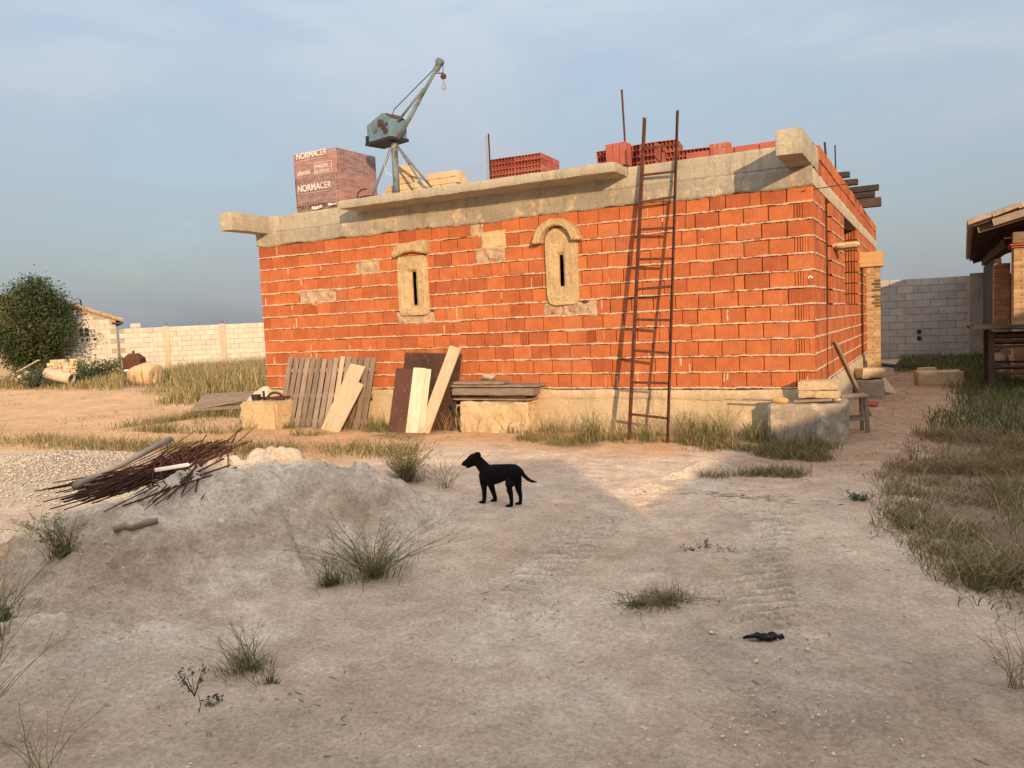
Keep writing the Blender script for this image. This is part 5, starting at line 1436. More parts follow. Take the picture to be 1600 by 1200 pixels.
mb = MB(); mb.add([(-0.36, -0.25, 0.1), (0.36, -0.25, 0.1), (0.36, 0.3, 0.1), (-0.36, 0.3, 0.1), (-0.33, -0.2, 0.72), (0.33, -0.2, 0.72), (0.33, 0.25, 0.72), (-0.33, 0.25, 0.72), (-0.14, -0.12, 0.90), (0.14, -0.12, 0.90), (0.14, 0.16, 0.90), (-0.14, 0.16, 0.90)],
       [(0,3,2,1),(0,1,5,4),(1,2,6,5),(2,3,7,6),(3,0,4,7),(4,5,9,8),(5,6,10,9),(6,7,11,10),(7,4,8,11),(8,9,10,11)]); mb.build('body', M_RUST, hp)
mb = MB(); mb.tube([(0, 0, 0.88), (0, 0, 1.0)], 0.04, 8); mb.build('spout', M_DARK, hp)
for sx in (-0.3, 0.3):
    for sy in (-0.2, 0.24):
        mb = MB(); mb.tube([(sx, sy, -0.17), (sx, sy, 0.12)], 0.025, 6); mb.build('leg', M_RUST, hp)
o = rock('boulder', (-23.3, 8.35, 0.30), (0.66, 0.5, 0.42), M_ROCKO, 78, sub=4, amp=0.14, rz=0.6, smooth=True, facets=3); tag(o, 'rounded orange boulder at the edge of the dry grass', 'boulder')
wr = thing('white_rubble', 'whitish broken plaster around the rusty hopper base', 'rubble', (-24.6, 8.75, 0))
for k in range(9): rock('plaster_chunk', (R_.uniform(-0.6, 0.5), R_.uniform(-0.25, 0.25), R_.uniform(0.08, 0.45)), (R_.uniform(0.1, 0.2), R_.uniform(0.08, 0.16), R_.uniform(0.05, 0.1)), M_CHALK, 90 + k, wr, sub=2)

# ------------------------------------------------------------------ far right: grey wall, porch, rack
gw = thing('grey_block_wall', 'grey concrete block wall closing the path on the right', 'wall', (-1.2, 16.4, 0))
me_g = block_mesh(0.44, 0.215, M_GREYBLK)
for r in range(11):
    for k in range(12):
        brick_copy('block', me_g, gw, Matrix.Translation((k*0.44 - 0.22*(r % 2), -0.004*((k*5 + r) % 3), r*0.215)))
mb = MB(); mb.box(-0.2, 5.4, 0.02, 0.18, 0, 2.35); mb.build('wall_core', M_BLKJOINT, gw)
for z in (0.78, 0.58):
    mb = MB(); mb.tube([(2.12, 0.05, z), (2.12, -0.022, z)], 0.065, 14); mb.build('drain_hole', M_DARK, gw)
mb = MB(); mb.cbox(3.42, 3.86, -0.14, -0.02, 0, 2.42, 0.01); mb.build('pier', M_CONC, gw)

ph = thing('porch_house', 'low porch with tiled roof and tan brick pier at the right edge', 'house', (0, 0, 0))
def thin_brick_pier(x0, x1, y0, y1, z1, nm, seed):
    R2 = random.Random(seed); mb = MB(); z = 0.0; k = 0
    mb.box(x0 + 0.012, x1 - 0.012, y0 + 0.012, y1 - 0.012, 0, z1 - 0.01, col=(1.25, 1.35, 1.5))
    while z < z1 - 0.05:
        x = x0 - (0.125 if k % 2 else 0)
        while x < x1 - 0.02:
            a, b_ = max(x, x0), min(x + 0.25, x1)
            if b_ - a > 0.03: mb.box(a + 0.004, b_ - 0.006, y0, y0 + 0.11, z, z + 0.052, col=(R2.uniform(0.75, 1.25),)*3)
            x += 0.25
        y = y0 + 0.11
        while y < y1 - 0.05:
            mb.box(x0, x0 + 0.10, y + 0.004, min(y + 0.25, y1), z, z + 0.052, col=(R2.uniform(0.75, 1.25),)*3); y += 0.25
        z += 0.066; k += 1
    return mb.build(nm, M_THINBR, ph)
thin_brick_pier(2.62, 3.5, 7.5, 8.0, 2.60, 'pier', 3)
mb = MB(); mb.cbox(2.58, 3.6, 7.44, 8.06, 2.56, 2.585, 0.004); mb.cbox(2.56, 3.6, 7.42, 8.06, 2.60, 2.63, 0.004); mb.build('pier_cap', M_BRICK2, ph)
thin_brick_pier(2.52, 2.85, 11.2, 11.6, 2.45, 'pier', 4)
rough_box('beam', 2.60, 5.2, 7.5, 7.9, 2.64, 2.86, M_WGREY, ph, 0.1, 0.008, rnd=0.01, seed=6)
rough_box('wall_plate', 2.50, 2.72, 8.1, 16.2, 2.60, 2.82, M_BROWNT, ph, 0.15, 0.008, seed=8)
mb = MB(); mb.box(2.86, 2.94, 11.0, 11.1, 0, 2.45); mb.build('door_post', M_WPALEZ, ph)
mb = MB(); mb.box(4.6, 4.8, 7.9, 16.2, 0, 3.2); mb.box(2.56, 2.7, 11.65, 16.2, 0, 2.58); mb.box(2.9, 4.6, 11.4, 11.55, 0, 2.6); mb.build('inner_wall', M_BROWNT, ph)
sl = math.atan(0.27)
MR = rot((1.92, 6.45, 2.93), x=-0.022, y=-sl) @ Matrix.Rotation(math.radians(-1.5), 4, 'Z')
mb = MB(); mb.box(0, 4.2, 0.05, 10.2, 0, 0.03, M=MR); mb.build('roof_boards', M_BROWNT, ph)
for k in range(11):
    mb = MB(); mb.cbox(0.06, 4.1, 0.25 + k*0.95, 0.37 + k*0.95, -0.12, -0.002, 0.004, M=MR); mb.build('rafter', M_WGREY if k == 0 else M_BROWNT, ph)
mb = MB(); mb.cbox(0.30, 4.2, 0.0, 0.045, -0.10, 0.028, 0.004, M=MR); mb.build('verge_board', M_WGREY, ph)
def tile_mesh(ln, r0, r1, mat):
    n_ = 7; V = []; F = []
    for s_, r in ((0, r0), (ln, r1)):
        for th in (0.0, 0.014):
            V += [(s_, (r - th)*math.cos(math.pi*k/(n_-1)), (r - th)*math.sin(math.pi*k/(n_-1))) for k in range(n_)]
    for k in range(n_-1):
        F += [(k, k+1, 2*n_+k+1, 2*n_+k), (n_+k, 3*n_+k, 3*n_+k+1, n_+k+1), (k, n_+k, n_+k+1, k+1), (2*n_+k, 2*n_+k+1, 3*n_+k+1, 3*n_+k)]
    F += [(0, 2*n_, 3*n_, n_), (n_-1, 2*n_-1, 4*n_-1, 3*n_-1)]
    mb = MB(); mb.add(V, F); o = mb.build('roof_tile', mat); me = o.data; bpy.data.objects.remove(o); return me
me_tl = tile_mesh(0.46, 0.105, 0.085, M_TILE)
for c in range(8):
    for r in range(9):
        y = 0.10 + c*0.23
        o = brick_copy('roof_tile', me_tl, ph, MR @ Matrix.Translation((r*0.40 - 0.06, y, 0.045 + 0.012)) @ Matrix.Rotation(-0.05 + RNG.uniform(-0.02, 0.02), 4, 'Y') @ Matrix.Rotation(RNG.uniform(-0.04, 0.04), 4, 'Z'))
mb = MB()
tv = [v.co.copy() for v in me_tl.vertices]; tf = [tuple(p.vertices) for p in me_tl.polygons]
for c in range(8, 44):
    for r in range(10):
        m = MR @ Matrix.Translation((r*0.40 - 0.06, 0.10 + c*0.23, 0.057)) @ Matrix.Rotation(-0.05, 4, 'Y'); mb.add([m @ p for p in tv], tf)
mb.build('roof_tiling', M_TILE, ph, kind='stuff', fix=False)

rk = thing('timber_rack', 'dark timber rack with railed frame in the grass at the right edge', 'rack', (2.15, 5.5, 0))
for (x, y) in ((0, 0), (1.75, 0), (0, 1.3), (1.75, 1.3)):
    mb = MB(); mb.cbox(x - 0.045, x + 0.045, y - 0.045, y + 0.045, -0.06, 1.06, 0.006); mb.build('post', M_BROWNT, rk)
for z, h in ((0.985, 0.05), (0.90, 0.035), (0.80, 0.045), (0.46, 0.035), (0.34, 0.04), (0.02, 0.03)):
    for y in (0.0, 1.3):
        mb = MB(); mb.cbox(0.047, 1.70, y - 0.02, y + 0.02, z - h/2, z + h/2, 0.004); mb.build('rail', M_BROWNT, rk)
for k in range(5):
    mb = MB(); mb.cbox(-0.32 + 0.06*(k % 2), 2.1, -0.20 + k*0.35, 0.12 + k*0.35, 0, 0.035, 0.005, M=rot((0, 0, 1.10 + 0.02*(k % 2)), y=0.03)); mb.build('top_board', M_BURNT, rk)
rw_ = thing('rubble_wall', 'low wall of rough field stones behind the timber rack', 'wall', (2.45, 9.2, 0))
R_ = random.Random(33)
for r in range(3):
    x = -0.1*r
    while x < 2.2:
        w = R_.uniform(0.18, 0.34); rock('stone', (x + w/2, R_.uniform(-0.05, 0.05), 0.13 + r*0.25), (w*0.62, 0.24, 0.155), M_ROCK, R_.randrange(999), rw_, sub=2, amp=0.12); x += w
o = rough_box('dressed_stone', -0.40, 0.40, -0.22, 0.22, -0.05, 0.27, M_STONE2, None, 0.05, 0.03, freq=5, rnd=0.010, seed=36, M=rot((1.37, 7.3, 0), z=math.radians(12))); tag(o, 'tan dressed stone lying across the end of the path', 'stone block')
o = rough_box('dressed_stone', -0.20, 0.20, -0.15, 0.15, -0.03, 0.19, M_STONE2, None, 0.05, 0.02, freq=5, rnd=0.010, seed=37, M=rot((1.15, 9.4, 0), z=math.radians(5))); tag(o, 'smaller mossy stone behind the tan dressed stone on the path', 'stone block')
mb = MB(); mb.tube([(0, 0, 0.05), (0.5, -0.9, 0.05), (1.0, -1.7, 0.06)], 0.045, 9); o = mb.build('black_pipe', M_DARK, smooth=True); o.location = (0.0, 12.9, 0); tag(o, 'black pipe lying on the grass before the grey wall', 'pipe')
# ------------------------------------------------------------------ on the spoil heap
def sz(x, y): return float(surf(np.array([x]), np.array([y]))[0])
rbn = thing('rebar_bundle', 'bundle of rusty reinforcing bars lying on top of the spoil heap', 'rebar', (-4.05, -6.2, 0.0))
R_ = random.Random(18)
org = Vector((-4.05, -6.2, 0.0))
E0, E1 = Vector((-4.14, -6.90, 0.53)), Vector((-4.14, -5.42, 0.70))       # near-left and far-right ends
for k in range(115):
    t_ = R_.random()
    side = R_.gauss(0, 0.19); lift = abs(R_.gauss(0, 0.055)); sk = R_.gauss(0, 0.15)
    a = E0 + Vector((0.30*side + 0.16 - sk, -0.10*side + R_.uniform(-0.10, 0.34), lift - 0.06 - 0.20*max(0, side)))
    b_ = E1 + Vector((0.30*side + sk*0.7 + 0.02, R_.uniform(-0.55, 0.06), lift - 0.10 - 0.05*abs(side)))
    if k % 9 == 0: a += Vector((0.32, 0.42, -0.10)); b_ += Vector((0.22, -0.30, -0.10))
    if k % 17 == 0: a += Vector((0.45, 0.2, -0.2)); b_ += Vector((0.2, 0.2, -0.02))
    mid = (a + b_) / 2 + Vector((R_.uniform(-.03, .03), R_.uniform(-.03, .03), -0.035 + R_.uniform(-.02, .02)))
    up_ = max(0.0, max(sz(*(a.lerp(b_, q/8)).xy) + 0.012 - a.lerp(b_, q/8).z for q in range(9)))
    up_ = min(up_, 0.16)
    for p in (a, b_, mid): p.z += up_
    mb = MB(); mb.tube([a - org, mid - org, b_ - org], R_.uniform(0.0036, 0.0050), 5)
    mb.build('bar', M_REBAR, rbn)
for k in range(6):      # loose ones fanned down the slope
    a = Vector((-3.66 + 0.05*k, -6.75 + 0.08*k, 0)); b_ = Vector((-3.42 - 0.10*k, -5.95 + 0.03*k, 0))
    a.z = sz(a.x, a.y) + 0.02; b_.z = sz(b_.x, b_.y) + 0.03 + 0.02*k; m_ = (a + b_)/2; m_.z = max(m_.z, sz(m_.x, m_.y) + 0.015)
    mb = MB(); mb.tube([a - org, m_ - org, b_ - org], 0.0065, 5); mb.build('bar', M_REBAR, rbn)
mb = MB(); mb.tube([(-4.03, -6.84, 0.555), (-4.19, -6.32, 0.625), (-4.33, -5.80, 0.72)], 0.024, 12); o = mb.build('grey_pipe', M_PVC, smooth=True); tag(o, 'dusty grey plastic pipe lying along the rebar bundle', 'pipe')
mb = MB(); mb.cbox(0, 0.235, -0.012, 0.012, -0.013, 0.013, 0.003); o = mb.build('white_strip', M_CHALK); o.matrix_world = rot((-3.74, -6.42, 0.60), z=math.radians(58), y=math.radians(-3)); tag(o, 'short white plastic strip among the rebar', 'plastic strip')
zl = sz(-3.22, -6.98)
mb = MB(); mb.tube([(-0.13, 0, 0), (-0.07, 0.01, 0.012), (-0.03, 0.0, 0.0), (0.05, 0.0, 0.012), (0.13, 0.0, 0.018)], [0.020, 0.026, 0.018, 0.026, 0.022], 9); o = mb.build('wood_stick', M_WGREY, smooth=True); o.matrix_world = rot((-3.22, -6.98, zl + 0.025), z=math.radians(55)); tag(o, 'short charred grey stick on the slope of the spoil heap', 'stick')
o = rock('field_stone', (-4.42, -5.35, sz(-4.42, -5.35) + 0.10), (0.17, 0.15, 0.19), M_ROCK, 12, amp=0.2); tag(o, 'pitted pale stone behind the rebar bundle', 'stone')
o = rock('field_stone', (-4.55, -6.75, sz(-4.55, -6.75) + 0.03), (0.26, 0.2, 0.15), M_STONE2, 14, amp=0.2, smooth=True); tag(o, 'yellowish lump of stone under the left end of the rebar', 'stone')
# scrap on the track
mb = MB(); P = [(-0.105, 0.0), (-0.05, 0.013), (-0.015, 0.016), (0.0, 0.040), (0.025, 0.045), (0.035, 0.022), (0.07, 0.020), (0.088, 0.008), (0.085, -0.014), (0.055, -0.016), (0.048, -0.045), (0.022, -0.048), (0.012, -0.018), (-0.02, -0.020), (-0.03, -0.034), (-0.045, -0.018)]
mb.prism(P, 0, 0.012, M=Matrix.Rotation(math.pi/2, 4, 'X')); o = mb.build('black_rag', M_BLACK)
bm = bmesh.new(); bm.from_mesh(o.data); bmesh.ops.triangulate(bm, faces=bm.faces[:]); bmesh.ops.subdivide_edges(bm, edges=bm.edges[:], cuts=2)
for v in bm.verts: v.co.z += 0.012 * fbm([v.co.x*40], [v.co.y*40], 0, 2, 4)[0] + 0.010
bm.to_mesh(o.data); bm.free(); o.matrix_world = rot((0.545, -6.39, gz(0.545, -6.39) - 0.016), z=math.radians(22)); tag(o, 'small black torn rag lying on the track at front right', 'rag')

# ------------------------------------------------------------------ dog
def make_dog():
    K = 0.0006015; IL = Vector((-0.883, -0.469, 0)); OR = Vector((-1.895, -4.455, 0.0))
    def qs(cx): return 0.04 + (940 - cx) * 0.00045          # depth of the spine line
    def P(cx, cy, q): return IL * ((865 - cx) * K) + FW * q + Vector((0, 0, (1015 - q*390 - cy) * K))
    mb = MB()
    def chain(pts, sy=1.0, n_=14): mb.tube([p for p, r in pts], [r*K for p, r in pts], n_, sy)
    chain([(P(1062, 500, qs(1062)), 34), (P(1035, 505, qs(1035)), 78), (P(985, 502, qs(985)), 106), (P(900, 500, qs(900)), 116), (P(800, 502, qs(800)), 124), (P(720, 515, qs(720)), 142), (P(640, 523, qs(640)), 152), (P(565, 532, qs(565)), 146), (P(510, 538, qs(510)), 114), (P(472, 538, qs(472)), 58)], 0.70)
    hq = 0.235
    chain([(P(600, 490, 0.20), 104), (P(545, 430, 0.215), 98), (P(492, 365, 0.225), 86), (P(448, 305, hq), 80), (P(415, 275, hq), 66)], 0.8)
    chain([(P(468, 272, hq), 44), (P(430, 265, hq), 74), (P(388, 265, hq), 74), (P(348, 286, hq), 68), (P(312, 312, hq), 56), (P(265, 335, hq), 45), (P(236, 344, hq), 37), (P(220, 348, hq), 20)], 0.82)
    chain([(P(405, 335, hq), 42), (P(350, 362, hq), 30), (P(305, 388, hq), 21), (P(272, 403, hq), 13)], 0.9, 8)
    for s in (-1, 1):
        e = hq + s*0.044
        chain([(P(400, 222, e), 12), (P(428, 206, e), 34), (P(462, 212, e + s*0.006), 38), (P(470, 248, e + s*0.010), 32), (P(464, 284, e + s*0.010), 12)], 0.42, 8)
    chain([(P(1030, 478, qs(1030)), 44), (P(1065, 515, qs(1065)), 37), (P(1100, 570, qs(1090)), 31), (P(1150, 622, qs(1100)), 27), (P(1210, 655, qs(1110)), 22), (P(1282, 668, qs(1110)), 8)], 1.0, 8)
    def leg(pts, q0, q1, paw):
        qq = [q0 + (q1 - q0)*min(1.0, i/2.0) for i in range(len(pts))]
        x0_, y0_, r0_ = pts[0]; pts = [(x0_, y0_ - r0_*0.75, r0_*0.35), (x0_, y0_ - r0_*0.5, r0_*0.75)] + pts; qq = [qq[0], qq[0]] + qq
        mb.tube([P(x, y, q) for (x, y, r), q in zip(pts, qq)], [(r + 1)*K for _, _, r in pts], 12)
        px_, py_ = paw                                  # paw: low flattened wedge reaching forward
        mb.tube([P(px_ + 26, py_ - 6, q1), P(px_, py_, q1), P(px_ - 30, py_ + 4, q1), P(px_ - 58, py_ + 8, q1), P(px_ - 68, py_ + 10, q1)], [20*K, 25*K, 24*K, 20*K, 9*K], 10, 1.15)
    leg([(522, 560, 68), (517, 640, 54), (522, 740, 37), (518, 850, 30), (512, 900, 28), (508, 925, 24)], 0.20, 0.19, (498, 912))
    leg([(602, 590, 60), (622, 680, 48), (650, 780, 35), (670, 855, 29), (672, 890, 27), (670, 908, 22)], 0.245, 0.24, (668, 893))
    leg([(935, 565, 76), (910, 630, 76), (890, 695, 64), (886, 760, 45), (906, 840, 32), (908, 930, 27), (902, 985, 26), (898, 1000, 22)], 0.052, 0.012, (886, 983))
    leg([(988, 560, 78), (1002, 640, 66), (1012, 715, 50), (1022, 785, 37), (1040, 850, 29), (1036, 915, 25), (1032, 955, 25), (1030, 968, 22)], 0.085, 0.088, (1024, 953))
    tmp = mb.build('dog_body', M_BLACK)
    md = tmp.modifiers.new('r', 'REMESH'); md.mode = 'VOXEL'; md.voxel_size = 0.0036
    sm = tmp.modifiers.new('s', 'SMOOTH'); sm.iterations = 12; sm.factor = 0.5
    dg = bpy.context.evaluated_depsgraph_get(); dg.update()
    me = bpy.data.meshes.new_from_object(tmp.evaluated_get(dg)); bpy.data.objects.remove(tmp)
    me.polygons.foreach_set('use_smooth', np.ones(len(me.polygons), bool))
    m_d = pmat('black_fur', (0.0040, 0.0036, 0.0033), (0.008, 0.007, 0.006), 30, rough=0.8, bs=150, bstr=0.6, bd=0.004, spec=0.10)
    me.materials.clear(); me.materials.append(m_d)
    root = thing('dog', 'slim black dog standing on the track looking to the left', 'dog', OR + Vector((0, 0, float(gz(-1.9, -4.45)) - 0.001)))
    o = link('body', me, root)
    for s in (-1, 1):
        bm = bmesh.new(); bmesh.ops.create_uvsphere(bm, u_segments=10, v_segments=6, radius=0.006); e = bpy.data.meshes.new('eye'); bm.to_mesh(e); bm.free()
        e.materials.append(pmat('dark_eye', (0.02, 0.012, 0.008), (0.015, 0.01, 0.007), 9, rough=0.15, bstr=0, spec=0.5)); eo = link('eye', e, root); eo.location = P(352, 262, hq + s*0.026)
    bm = bmesh.new(); bmesh.ops.create_uvsphere(bm, u_segments=10, v_segments=6, radius=0.0115); e = bpy.data.meshes.new('nose'); bm.to_mesh(e); bm.free(); e.materials.append(M_DARK); eo = link('nose', e, root); eo.location = P(222, 345, hq)
make_dog()
# ------------------------------------------------------------------ grass and weeds
def blades(name, base, h, w, lean, col, seed, label=None, cat='grass', parent=None, kind='stuff', mat=None, az=None, kind2=None):
    rr = np.random.default_rng(seed); n_ = len(base)
    az = rr.uniform(0, 2*np.pi, n_) if az is None else az
    d = np.stack([np.cos(az), np.sin(az), np.zeros(n_)], 1)
    fa = rr.uniform(0, 2*np.pi, n_); s = np.stack([np.cos(fa), np.sin(fa), np.zeros(n_)], 1)
    V = []
    for t_, ww in ((0, 0.8), (0.4, 1.0), (0.75, 0.6)):
        c = base + d * (lean * h * t_**1.8)[:, None] + np.array([0, 0, 1]) * (h * t_ * (1 - 0.35*np.minimum(lean, 1.5)*t_*t_*0.8))[:, None]
        V += [c - s * (w*ww/2)[:, None], c + s * (w*ww/2)[:, None]]
    V.append(base + d * (lean*h)[:, None] + np.array([0, 0, 1]) * (h*(1 - 0.28*np.minimum(lean, 1.5)))[:, None])
    V = np.stack(V, 1).reshape(-1, 3)
    f = np.array([[0,1,3],[0,3,2],[2,3,5],[2,5,4],[4,5,6]])
    F = (f[None] + (np.arange(n_)*7)[:, None, None]).reshape(-1, 3)
    shade = np.array([0.75, 0.75, 0.95, 0.95, 1.05, 1.05, 1.1])
    c = (np.repeat(col, 7, 0).reshape(-1, 7, 3) * np.ones(7)[None, :, None]).reshape(-1, 3)
    o = np_mesh(name, V, F, mat or M_GRASS, parent, col=c)
    if kind2: o['kind'] = kind2
    if parent is None and kind: tag(o, label, cat, kind=kind)
    return o
GREEN = np.array((0.105, 0.145, 0.038)); DRY = np.array((0.33, 0.245, 0.115)); STRAW = np.array((0.46, 0.36, 0.19)); BROWN = np.array((0.235, 0.135, 0.062)); OLIVE = np.array((0.155, 0.145, 0.062))
def mixcol(rr, n_, cols, wts):
    k = rr.choice(len(cols), n_, p=np.array(wts)/sum(wts)); c = np.array(cols)[k] * rr.uniform(0.7, 1.3, (n_, 1)) * (1 + rr.normal(0, 0.05, (n_, 3)))
    return np.clip(c, 0.01, 0.8)
def scatter(rr, n_, x0, x1, y0, y1, dens):
    x = rr.uniform(x0, x1, n_); y = rr.uniform(y0, y1, n_); k = rr.random(n_) < dens(x, y); return x[k], y[k]
def pt(x, y, z=None): return np.stack([x, y, (surf(x, y) if z is None else z) - 0.008], 1)

rr = np.random.default_rng(100)
# foot of the front wall
x, y = scatter(rr, 30000, -8.6, 0.2, -1.35, -0.06, lambda x, y: (0.15 + 0.85*sstep(-0.15, 0.2, fbm(x*4.2, y*4.2, 0, 2, 202))) * sstep(0.0, 0.4, fbm(x*1.3, y*1.6, 0, 3, 201) + 0.45*sstep(-0.9, -0.2, y) - 0.12 + 0.3*sstep(-3.6, -2.6, x)*sstep(-0.6, -1.2, x) - 0.9*((x > -5.2) & (x < -3.7) & (y < -0.5))))
g = sstep(-0.2, 0.3, fbm(x*0.9, y*0.9, 0, 2, 203))
c = mixcol(rr, len(x), [GREEN*0.85, OLIVE*0.85, DRY*0.8, STRAW*0.8], [3.6, 2.2, 1.6, 0.8]); c = c * (0.6 + 0.4*g)[:, None] + (1 - g)[:, None] * 0.4 * DRY
hh = rr.uniform(0.03, 0.19, len(x)) * (0.35 + 0.9*g) * (0.55 + 0.9*sstep(-0.3, 0.3, fbm(x*3.1, y*3.1, 0, 2, 204))) + 0.16*(rr.random(len(x)) > 0.94)
blades('wall_grass', pt(x, y), hh, rr.uniform(0.004, 0.008, len(x)), rr.uniform(0.1, 0.8, len(x)), c, 101, 'green and dry grass growing along the foot of the brick wall')
# wispy seed stalks in front of the plinth
x, y = scatter(rr, 1500, -8.0, -0.5, -0.65, -0.12, lambda x, y: 0.35 + 0.65*((x > -3.4) & (x < -0.9)))
blades('dry_stalks', pt(x, y), rr.uniform(0.2, 0.5, len(x)), rr.uniform(0.003, 0.005, len(x)), rr.uniform(0.2, 0.9, len(x)), mixcol(rr, len(x), [STRAW, DRY, OLIVE], [3, 2, 1]), 102, 'thin straw-coloured stalks standing before the plinth')
# weeds by the corner block
x, y = scatter(rr, 34000, -1.6, 0.75, -3.1, -0.55, lambda x, y: sstep(0.0, 0.35, fbm(x*1.5, y*1.5, 0, 3, 205) + 0.55*np.exp(-((x+0.35)**2/0.5 + (y+1.0)**2/0.25)) + 1.0*np.exp(-((x-0.0)**2/0.20 + (y+2.35)**2/0.11)) - 0.3 + 0.2*np.exp(-((x+1.1)**2/0.3 + (y+1.2)**2/0.1)) - 1.2*((x < -0.75) & (y < -1.45))))
blades('corner_weeds', pt(x, y), rr.uniform(0.03, 0.13, len(x)) + 0.08*(rr.random(len(x)) > 0.93), rr.uniform(0.004, 0.008, len(x)), rr.uniform(0.2, 1.2, len(x)), mixcol(rr, len(x), [OLIVE, DRY, GREEN, BROWN], [3, 3, 1.6, 1.6]), 103, 'low olive and brown weeds before the corner block')
# right-hand strip, near
def dens_r(x, y): return right_grass(x, y) * (0.16 + 0.84*sstep(-0.22, 0.18, fbm(x*1.4, y*1.4, 0, 3, 207))) * (0.40 + 0.60*sstep(-0.25, 0.1, fbm(x*4.5, y*4.5, 0, 2, 208)))
x, y = scatter(rr, 190000, 0.5, 4.2, -7.0, 0.6, dens_r)
br_ = sstep(-3.6, -1.8, y + 0.5*fbm(x*0.8, y*0.8, 0, 2, 209)) * sstep(1.2, -0.3, y)
c = mixcol(rr, len(x), [OLIVE, DRY, BROWN, GREEN, STRAW], [2.6, 3.2, 2.0, 0.9, 1.3]) * (1 - 0.75*br_)[:, None] + mixcol(rr, len(x), [BROWN, DRY*0.8, OLIVE], [4, 2, 1]) * (0.75*br_)[:, None]
blades('roadside_grass', pt(x, y), rr.uniform(0.02, 0.13, len(x)) * (0.5 + 0.9*sstep(-0.3, 0.35, fbm(x*2.2, y*2.2, 0, 2, 210))) * (1 + 0.35*(y < -3.5)) + 0.12*(rr.random(len(x)) > 0.985), rr.uniform(0.004, 0.008, len(x)), rr.uniform(0.3, 1.4, len(x)), c, 104, 'dry olive and brown grass on the right of the track')
# right-hand strip, far: greener
x, y = scatter(rr, 80000, 0.2, 8.0, 0.2, 16.2, lambda x, y: np.maximum(right_grass(x, y) * sstep(0.1, 1.2, y + 0.5*fbm(x, y, 0, 2, 4)), sstep(9.5, 12.0, y) * (x > 0.45)) * sstep(0.15, -0.1, np.abs(x - 1.37) * (np.abs(y - 7.3) < 0.4) * 0))
dist = np.hypot(x - CAM[0], y - CAM[1])
blades('green_grass', pt(x, y), rr.uniform(0.06, 0.24, len(x)), rr.uniform(0.006, 0.010, len(x)) * (0.7 + dist/22), rr.uniform(0.2, 0.9, len(x)), mixcol(rr, len(x), [GREEN*0.8, OLIVE*0.9, DRY], [4, 1.8, 0.8]), 105, 'green grass round the timber rack and grey wall')
# litter of grass over the path
x, y = scatter(rr, 9000, 0.1, 1.5, -2.6, 9.0, lambda x, y: 0.12 + 0.6*sstep(0.2, 0.5, fbm(x*1.7, y*1.7, 0, 3, 211)))
blades('path_litter', pt(x, y), rr.uniform(0.015, 0.06, len(x)), rr.uniform(0.005, 0.009, len(x)), rr.uniform(0.8, 2.0, len(x)), mixcol(rr, len(x), [BROWN, DRY, OLIVE], [2, 2, 1.4]), 106, 'sparse dry grass scattered over the side path')
# left field of tall dry grass
def dens_l(x, y):
    e = np.interp(x, [-36, -25, -20.5, -16, -14.5, -11.8, -9.4], [6.2, 5.6, 5.4, 3.0, 1.7, 1.9, 1.6])
    return sstep(-0.2, 0.8, y - e + 0.5*fbm(x*0.6, y*0.6, 0, 3, 213)) * (0.45 + 0.55*sstep(-0.2, 0.2, fbm(x*0.7, y*0.7, 0, 2, 215)))
x, y = scatter(rr, 90000, -33, -9.25, 1.2, 14.5, dens_l)
bx_ = -23.3 - x; by_ = 8.35 - y; al_ = -(bx_*-0.80 + by_*0.60); pe_ = np.abs(bx_*0.60 + by_*0.80); kk = ~((pe_ < 0.75) & (al_ < 0.4) & (al_ > -5)); kk |= rr.random(len(x)) < 0.06; x, y = x[kk], y[kk]
k = ((x + 28.78)*(-0.471) + (y - 11.3)*0.882 < -0.15); x, y = x[k], y[k]
low = sstep(-22, -25, x)[:, None]; edge = sstep(0.1, 2.0, y - np.interp(x, [-36, -25, -20.5, -16, -14.5, -11.8, -9.4], [6.2, 5.6, 5.4, 3.0, 1.7, 1.9, 1.6]))
c = mixcol(rr, len(x), [DRY, STRAW, OLIVE, GREEN], [3.4, 2.4, 2.2, 0.7])
hh = (0.15 + 0.55*edge) * rr.uniform(0.55, 1.3, len(x)) * (1 - 0.45*low[:, 0])
blades('tall_dry_grass', pt(x, y), hh, rr.uniform(0.012, 0.02, len(x)), rr.uniform(0.1, 0.55, len(x)), c, 107, 'field of tall dry grass left of the brick building')
# thin grass line between the orange yard and the heaps
x, y = scatter(rr, 22000, -13.5, -4.4, -3.6, -1.6, lambda x, y: sstep(0.55, 0.1, np.abs(y + 3.05 - 0.16*(x + 9) * (x > -9) * 1.0 + 0.25*fbm(x*0.7, x*0, 0, 2, 5))) * (0.3 + 0.7*sstep(-0.2, 0.3, fbm(x*1.5, y*1.5, 0, 3, 217))))
blades('yard_grass', pt(x, y), rr.uniform(0.05, 0.22, len(x)), rr.uniform(0.006, 0.010, len(x)), rr.uniform(0.2, 0.9, len(x)), mixcol(rr, len(x), [DRY, OLIVE, STRAW, GREEN], [3, 2.5, 1.2, 1]), 108, 'thin line of dry grass between orange yard and gravel')
x, y = scatter(rr, 16000, -11.5, -8.6, -1.6, 1.7, lambda x, y: sstep(0.0, 0.4, fbm(x*1.1, y*1.1, 0, 3, 219) + 0.3))
blades('trough_grass', pt(x, y), rr.uniform(0.05, 0.25, len(x)), rr.uniform(0.006, 0.010, len(x)), rr.uniform(0.2, 0.9, len(x)), mixcol(rr, len(x), [OLIVE, DRY, GREEN, STRAW], [3, 2.5, 1.6, 1]), 109, 'mixed grass round the stone trough and flat pallet')
